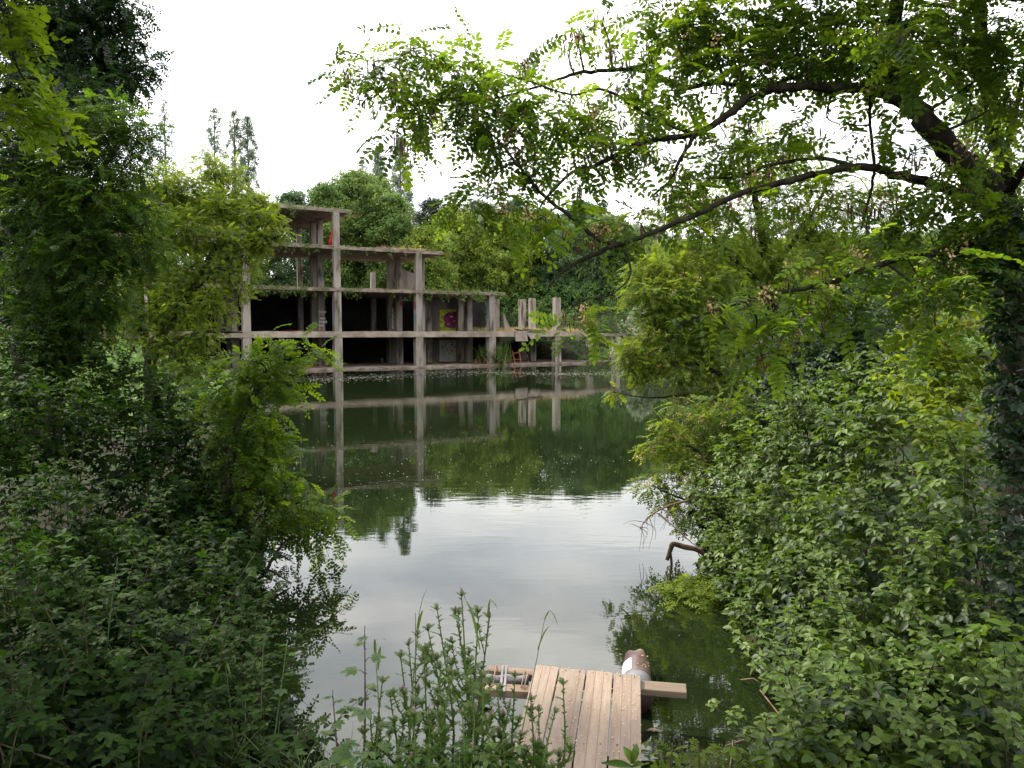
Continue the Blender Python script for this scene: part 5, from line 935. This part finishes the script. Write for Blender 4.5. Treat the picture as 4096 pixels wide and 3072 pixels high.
def thistle(top, base, label, seed, leafy=1.0, group='thistles on the near bank'):
    r = random.Random(seed); base = Vector(base); top = Vector(top); H = (top-base).length
    E = empty('thistle', base, label, 'thistle', group); st = MB(); T = top-base
    mid = T*.5+Vector((r.gauss(0, .03), r.gauss(0, .03), 0)); main = curve_pts([(0, 0, -.05, .0075), (*(T*.25), .0068), (*mid, .0056), (*T, .0028)], 8)
    st.tube(main[:, :3], main[:, 3], 6); tips = [main[-1][:3]]; axes = [main]
    for b_ in range(r.randint(2, 5)):
        i = int(len(main)*r.uniform(.45, .88)); a = main[i]; L_ = H*r.uniform(.10, .28); az = r.uniform(0, 6.28)
        e = a[:3]+np.array([math.cos(az)*.45, math.sin(az)*.45, .9])*L_; q = curve_pts([(*a[:3], .003), (*((a[:3]+e)/2+np.array([math.cos(az), math.sin(az), 0])*L_*.1), .0025), (*e, .0018)], 5); st.tube(q[:, :3], q[:, 3], 5); tips.append(e); axes.append(q)
    # spiny wings along the stems
    for ax in axes:
        for i in range(1, len(ax)-1):
            for _ in range(3):
                a = Vector(ax[i][:3]).lerp(Vector(ax[i+1][:3]), r.random()); az = r.uniform(0, 6.28); d_ = Vector((math.cos(az), math.sin(az), .5)); l_ = r.uniform(.010, .024); s2 = Vector((0, 0, .006))
                st.add([a-s2, a+s2, a+d_*l_+s2*.6, a+d_*l_*.9], [(0, 1, 2, 3)])
    st.build('stem', m_thi, E, tint=.35)
    pos = []; dd = []; sc_ = []
    for ax in axes:
        n_ = int((9 if ax is main else 4)*leafy)
        for k in range(n_):
            t_ = (k+.6)/n_; i = min(len(ax)-1, int(t_*(len(ax)-1))); az = k*2.4+r.uniform(-.5, .5); pos.append(ax[i][:3]); up_ = .35+.5*t_ if ax is main else .8
            dd.append((math.cos(az), math.sin(az), up_)); sc_.append(H*(.15*(1-.72*t_) if ax is main else .05)*r.uniform(.8, 1.2)+.012)
    for tp in tips:
        for k in range(4): az = k*1.57+r.uniform(-.4, .4); pos.append(tp-np.array([0, 0, .012])); dd.append((math.cos(az), math.sin(az), 1.1)); sc_.append(r.uniform(.025, .045))
    pos = np.array(pos); n = len(pos); nn = np.zeros((n, 3)); nn[:, 2] = 1; nn += rng.normal(0, .15, (n, 3))
    V, Q, T_ = inst(SPN, pos, frames(np.array(dd), nn), np.array(sc_), np.clip(rng.normal(.5, .2, n), 0, 1)); newmesh('leaves', V, Q, m_thi, E, False, T_)
    for tp in tips[:4]:
        p = Vector(tp); hb = MB(); hs = r.uniform(.8, 1.15)*.0075; hb.tube([p, p+Vector((0, 0, .006)), p+Vector((0, 0, .016)), p+Vector((0, 0, .022))], [hs*.4, hs, hs*.8, hs*.45], 7); fh = hb.build('flower_head', m_bud, E)
        if r.random() < .35: MB().tube([p+Vector((0, 0, .021)), p+Vector((0, 0, .030))], [hs*.4, hs*.7], 6).build('petals', m_pink, fh)
    return E
TH = [  # top px,py ; bottom px ; Y
 (1602, 2620, 1640, 3.7), (1635, 2572, 1600, 3.8), (1670, 2533, 1660, 3.6), (1711, 2511, 1790, 3.75), (1748, 2433, 1840, 3.7), (1698, 2637, 1720, 3.6), (1822, 2441, 1850, 3.75), (1846, 2376, 1900, 3.65), (1911, 2511, 1870, 3.8), (1959, 2463, 1900, 3.7),
 (1530, 2720, 1520, 3.6), (1560, 2780, 1590, 3.5), (1760, 2660, 1760, 3.5), (1800, 2720, 1810, 3.45), (1880, 2640, 1900, 3.5), (1930, 2700, 1950, 3.45), (1990, 2760, 1960, 3.5), (2040, 2820, 2020, 3.45), (2123, 2794, 2080, 3.5), (2155, 2835, 2120, 3.45), (2252, 2730, 2190, 3.5), (2220, 2844, 2170, 3.4), (2060, 2700, 2010, 3.6), (1480, 2850, 1480, 3.5), (1650, 2800, 1660, 3.4), (1720, 2860, 1730, 3.35), (1850, 2850, 1850, 3.35), (1950, 2880, 1960, 3.35)]
ORD = ['first', 'second', 'third', 'fourth', 'fifth', 'sixth', 'seventh', 'eighth', 'ninth', 'tenth', 'eleventh', 'twelfth', 'thirteenth', 'fourteenth', 'fifteenth', 'sixteenth', 'seventeenth', 'eighteenth', 'nineteenth', 'twentieth', 'twenty-first', 'twenty-second', 'twenty-third', 'twenty-fourth', 'twenty-fifth', 'twenty-sixth', 'twenty-seventh', 'twenty-eighth']
for rank, (x, y, xb, Y) in enumerate(sorted(TH)):
    g = P(xb, 3150, Y); gzz = gz(g.x, Y-.15)
    hgt = 'tall' if y < 2560 else ('middling' if y < 2730 else 'short')
    thistle(P(x, y, Y), (g.x, Y-.15, gzz), leafy=.6, seed=100+rank, label=f'{hgt} spiny thistle, its tip {ORD[rank]} from the left among the bank thistles')
# upright cane with lobed leaves
def lobed(L=1, seed=0):
    V = []; Q = []
    for k, (a, s_) in enumerate(((-70, .55), (-35, .8), (0, 1), (35, .8), (70, .55))):
        v, q = ovl(L*s_, L*.42*s_, .1, True); parts.append((xf(v, R(a), (0, 0, 0), .1), q))
parts = []; lobed(); LOB = [join(parts)]
def leafy_cane(top, base, label, seed, n=11, ls=.10, name='bramble_cane', cat='bramble', group='upright canes on the near bank', mat=None, stm=None):
    r = random.Random(seed); base = Vector(base); T = Vector(top)-base; E = empty(name, base, label, cat, group); st = MB()
    main = curve_pts([(0, 0, -.05, .0065), (*(T*.4+Vector((r.gauss(0, .02), 0, 0))), .0055), (*T, .002)], 10); st.tube(main[:, :3], main[:, 3], 6); pos = []; dd = []; sc_ = []
    for k in range(n):
        t_ = .25+.74*k/(n-1); i = int(t_*(len(main)-1)); az = k*2.5+r.uniform(-.3, .3); a = Vector(main[i][:3]); L_ = T.length*.13*(1.15-t_); d_ = Vector((math.cos(az), math.sin(az), .55)); e = a+d_*L_
        st.tube([a, a.lerp(e, .5)+Vector((0, 0, .008)), e], [.002, .0016, .0012], 4); pos.append(tuple(e)); dd.append((math.cos(az), math.sin(az), .0)); sc_.append(ls*(1.15-.75*t_)*r.uniform(.85, 1.1))
    for k in range(40):
        i = r.randrange(len(main)-1); a = Vector(main[i][:3]); az = r.uniform(0, 6.28); st.add([a, a+Vector((0, 0, .005)), a+Vector((math.cos(az)*.011, math.sin(az)*.011, .001)), a+Vector((math.cos(az)*.008, math.sin(az)*.008, -.001))], [(0, 1, 2, 3)])
    st.build('stem', stm or m_canep, E); pos = np.array(pos); m_ = len(pos); nn = rng.normal(0, .2, (m_, 3)); nn[:, 2] += 1
    V, Q, T_ = inst(LOB, pos, frames(np.array(dd), nn), np.array(sc_), np.clip(rng.normal(.3, .18, m_), 0, 1)); newmesh('leaves', V, Q, mat or m_thi, E, False, T_); return E
m_canep = nmat('purple_cane', (.030, .014, .018), (.07, .035, .03), 20, 3, .6, .3)
g = P(1443, 3150, 3.55); leafy_cane(P(1459, 2502, 3.6), (g.x, 3.4, gz(g.x, 3.4)), 'tall dark thorny cane with lobed leaves left of the thistles', 1, 13, .15)
g = P(1330, 3150, 3.6); leafy_cane(P(1330, 2760, 3.6), (g.x, 3.4, gz(g.x, 3.4)), 'short leafy cane at the bottom edge among the grass, left of the tall one', 2, 10, .13)
g = P(1120, 3150, 3.9); leafy_cane(P(1150, 2560, 4.6), (g.x-.1, 4.0, gz(g.x-.1, 4.0)), 'green shoot rising from the left brambles against the dark water', 3, 12, .12, mat=m_leaf_shade, stm=m_thi)
g = P(760, 2900, 4.6); leafy_cane(P(790, 2410, 4.9), (g.x, 4.5, gz(g.x, 4.5)), 'upright bramble shoot above the left thicket with broad leaves', 4, 13, .16, mat=m_leaf_shade, stm=m_thi)
g = P(380, 2900, 4.2); leafy_cane(P(470, 2230, 4.6), (g.x, 4.3, gz(g.x, 4.3)), 'pale tipped bramble shoot standing out of the bottom left thicket', 5, 14, .16, mat=m_leaf_shade, stm=m_thi)
# tall grass stalks with bent heads
def stalk(top, base, bladepts, label, seed):
    base = Vector(base); E = empty('grass_stalk', base, label, 'grass stalk', 'tall grass stalks on the near bank'); T = Vector(top)-base; st = MB()
    c_ = curve_pts([(0, 0, -.05, .003), (*(T*.5+Vector((.01, 0, 0))), .0026), (*T, .0016)], 8); st.tube(c_[:, :3], c_[:, 3], 5); st.build('stem', m_canep if seed % 2 else m_thi, E, tint=.4); bl = MB()
    for (a, e, wd) in bladepts:
        a = Vector(a)-base; e = Vector(e)-base; n_ = 6; vs = []; bend = (e-a).length*.18
        for i in range(n_+1):
            t_ = i/n_; p = a.lerp(e, t_)+Vector((0, 0, bend*math.sin(math.pi*t_))); w_ = wd*math.sin(math.pi*(.12+.86*t_))**.8/2; vs += [p-Vector((w_*.8, w_*.5, 0)), p+Vector((w_*.8, w_*.5, 0))]
        bl.add(vs, [(2*i, 2*i+1, 2*i+3, 2*i+2) for i in range(n_)], True)
    bl.build('leaf_blade', m_grass, E, tint=.55); return E
def bs(x, Y=3.5): q = P(x, 3150, Y); return (q.x, Y-.1, gz(q.x, Y-.1))
stalk(P(1959, 2430, 3.7), bs(1850), [(P(1950, 2470, 3.7), P(1962, 2395, 3.7), .012), (P(1960, 2400, 3.7), P(1992, 2440, 3.7), .006), (P(1920, 2600, 3.6), P(1862, 2400, 3.6), .014), (P(1862, 2400, 3.6), P(1838, 2345, 3.6), .006)], 'tall grass stalk with drooping pale tip behind the thistles, left of the jetty', 1)
stalk(P(2180, 2470, 3.9), bs(2000, 3.6), [(P(2178, 2480, 3.9), P(2205, 2440, 3.9), .012), (P(2200, 2443, 3.9), P(2232, 2505, 3.9), .006), (P(2150, 2600, 3.85), P(2204, 2500, 3.9), .012)], 'tall leaning grass stalk bending over the far end of the jetty', 2)
stalk(P(1662, 2450, 3.7), bs(1650), [(P(1662, 2540, 3.7), P(1712, 2350, 3.7), .004), (P(1668, 2540, 3.7), P(1692, 2440, 3.7), .016), (P(1692, 2440, 3.7), P(1740, 2450, 3.7), .005)], 'tall grass stalk whose thin blade reaches highest, left of the tallest thistle', 3)
stalk(P(1498, 2560, 3.7), bs(1540), [(P(1502, 2640, 3.7), P(1498, 2555, 3.7), .016), (P(1500, 2565, 3.7), P(1545, 2560, 3.7), .008), (P(1512, 2680, 3.7), P(1522, 2585, 3.7), .016)], 'grass stalk with two rolled blades right of the tall dark cane', 4)
stalk(P(900, 2640, 4.3), bs(960, 4.2), [(P(895, 2650, 4.3), P(850, 2760, 4.3), .012), (P(900, 2640, 4.3), P(925, 2720, 4.3), .014), (P(905, 2740, 4.3), P(830, 2750, 4.3), .01)], 'grass stalk with bent blades before the dark water at lower left', 6)
# grass tufts
TU = [(1120, 4.0), (1010, 4.1), (1200, 3.7), (1290, 3.6), (1380, 3.5), (1450, 3.4), (1540, 3.4), (1630, 3.3), (1720, 3.3), (1800, 3.3), (1880, 3.3), (1970, 3.3), (2060, 3.35), (1240, 3.9), (900, 4.0), (1860, 3.6), (1680, 3.7), (1600, 3.6), (2120, 3.3)]
for i, (x, Y) in enumerate(sorted(TU)):
    q = P(x, 3150, Y); b_ = Vector((q.x, Y-.1, gz(q.x, Y-.1))); E = tuftmesh('grass_tuft', [(random.gauss(0, .07), random.gauss(0, .05), -.04) for _ in range(26)], (.2, .5), m_grass, None, [blade(1, .014, .3), blade(1, .018, .7), blade(1, .016, 1.2), blade(1, .012, .15)], .22, .45)
    E.location = b_; tag(E, f'arching green grass tuft, {ORD[i]} from the left along the bottom edge', 'grass tuft', 'grass tufts along the near bank')
# low leafy undergrowth of the near bank
bush('low_weeds', [(P(1500+k*75, 3080, 3.45).x, 3.35, .66, .11, .4, .9) for k in range(9)], m_thi, 'low leafy weeds crowding the bank under the thistles', 'weeds', dens=.8, shell=.4, canes=False, sc=(.5, .9), zmin=None)
bush('low_weeds', [(P(2640+k*85, 3095, 3.75).x, 3.75, .42+.03*math.sin(k*2), .12, .6, .8) for k in range(9)], m_leaf_mid, 'fresh low weeds at the bottom edge right of the jetty', 'weeds', dens=.8, shell=.45, canes=False, sc=(.5, .85), zmin=None, tm=[frond(.12, 5, .012, .036, .2, 7), TRI[0]])
for i, (x, y) in enumerate(((2690, 2970), (2790, 2960), (2760, 3010), (2880, 2995))):
    g = P(x, 3160, 3.7); leafy_cane(P(x, y, 3.75), (g.x, 3.65, gz(g.x, 3.65)), ['leafy sprig right of the jetty near its edge', 'leafy sprig at the bottom, tallest right of the jetty', 'small sprig between the two taller ones right of the jetty', 'leafy sprig at the bottom, farthest right over dark water'][i], 30+i, 9, .05, 'weed_sprig', 'weed', 'weed sprigs right of the jetty', m_leaf_mid)
# broad leaves poking over the jetty
E = empty('dock_plant', (P(2520, 3200, 3.3).x, 3.2, gz(P(2520, 3200, 3.3).x, 3.2)), 'broad leaved plant with two upright leaves and grey leaves at the jetty foot', 'plant'); ob = Vector(E.location)
def bleaf(a, e, wd, tint_, name='leaf'):
    a = Vector(a)-ob; e = Vector(e)-ob; n_ = 8; vs = []; side = (e-a).cross(Vector((0, 1, .2))).normalized()
    for i in range(n_+1):
        t_ = i/n_; p = a.lerp(e, t_)+Vector((0, -.02, .02))*math.sin(math.pi*t_); w_ = wd*math.sin(math.pi*(.06+.92*t_))/2; vs += [p-side*w_+Vector((0, -.006, 0)), p+Vector((0, .004, 0)), p+side*w_+Vector((0, -.006, 0))]
    MB().add(vs, [(3*i, 3*i+1, 3*i+4, 3*i+3) for i in range(n_)]+[(3*i+1, 3*i+2, 3*i+5, 3*i+4) for i in range(n_)], True).build(name, m_thi, E, tint=tint_)
bleaf(P(2530, 3055, 3.3), P(2493, 2985, 3.3), .035, .7); bleaf(P(2530, 3055, 3.3), P(2546, 2972, 3.3), .035, .3); bleaf(P(2530, 3065, 3.3), P(2405, 3050, 3.3), .04, .1); bleaf(P(2530, 3065, 3.3), P(2570, 3050, 3.3), .03, .2); bleaf(P(2535, 3200, 3.3), P(2530, 3060, 3.3), .012, .3, 'stem')
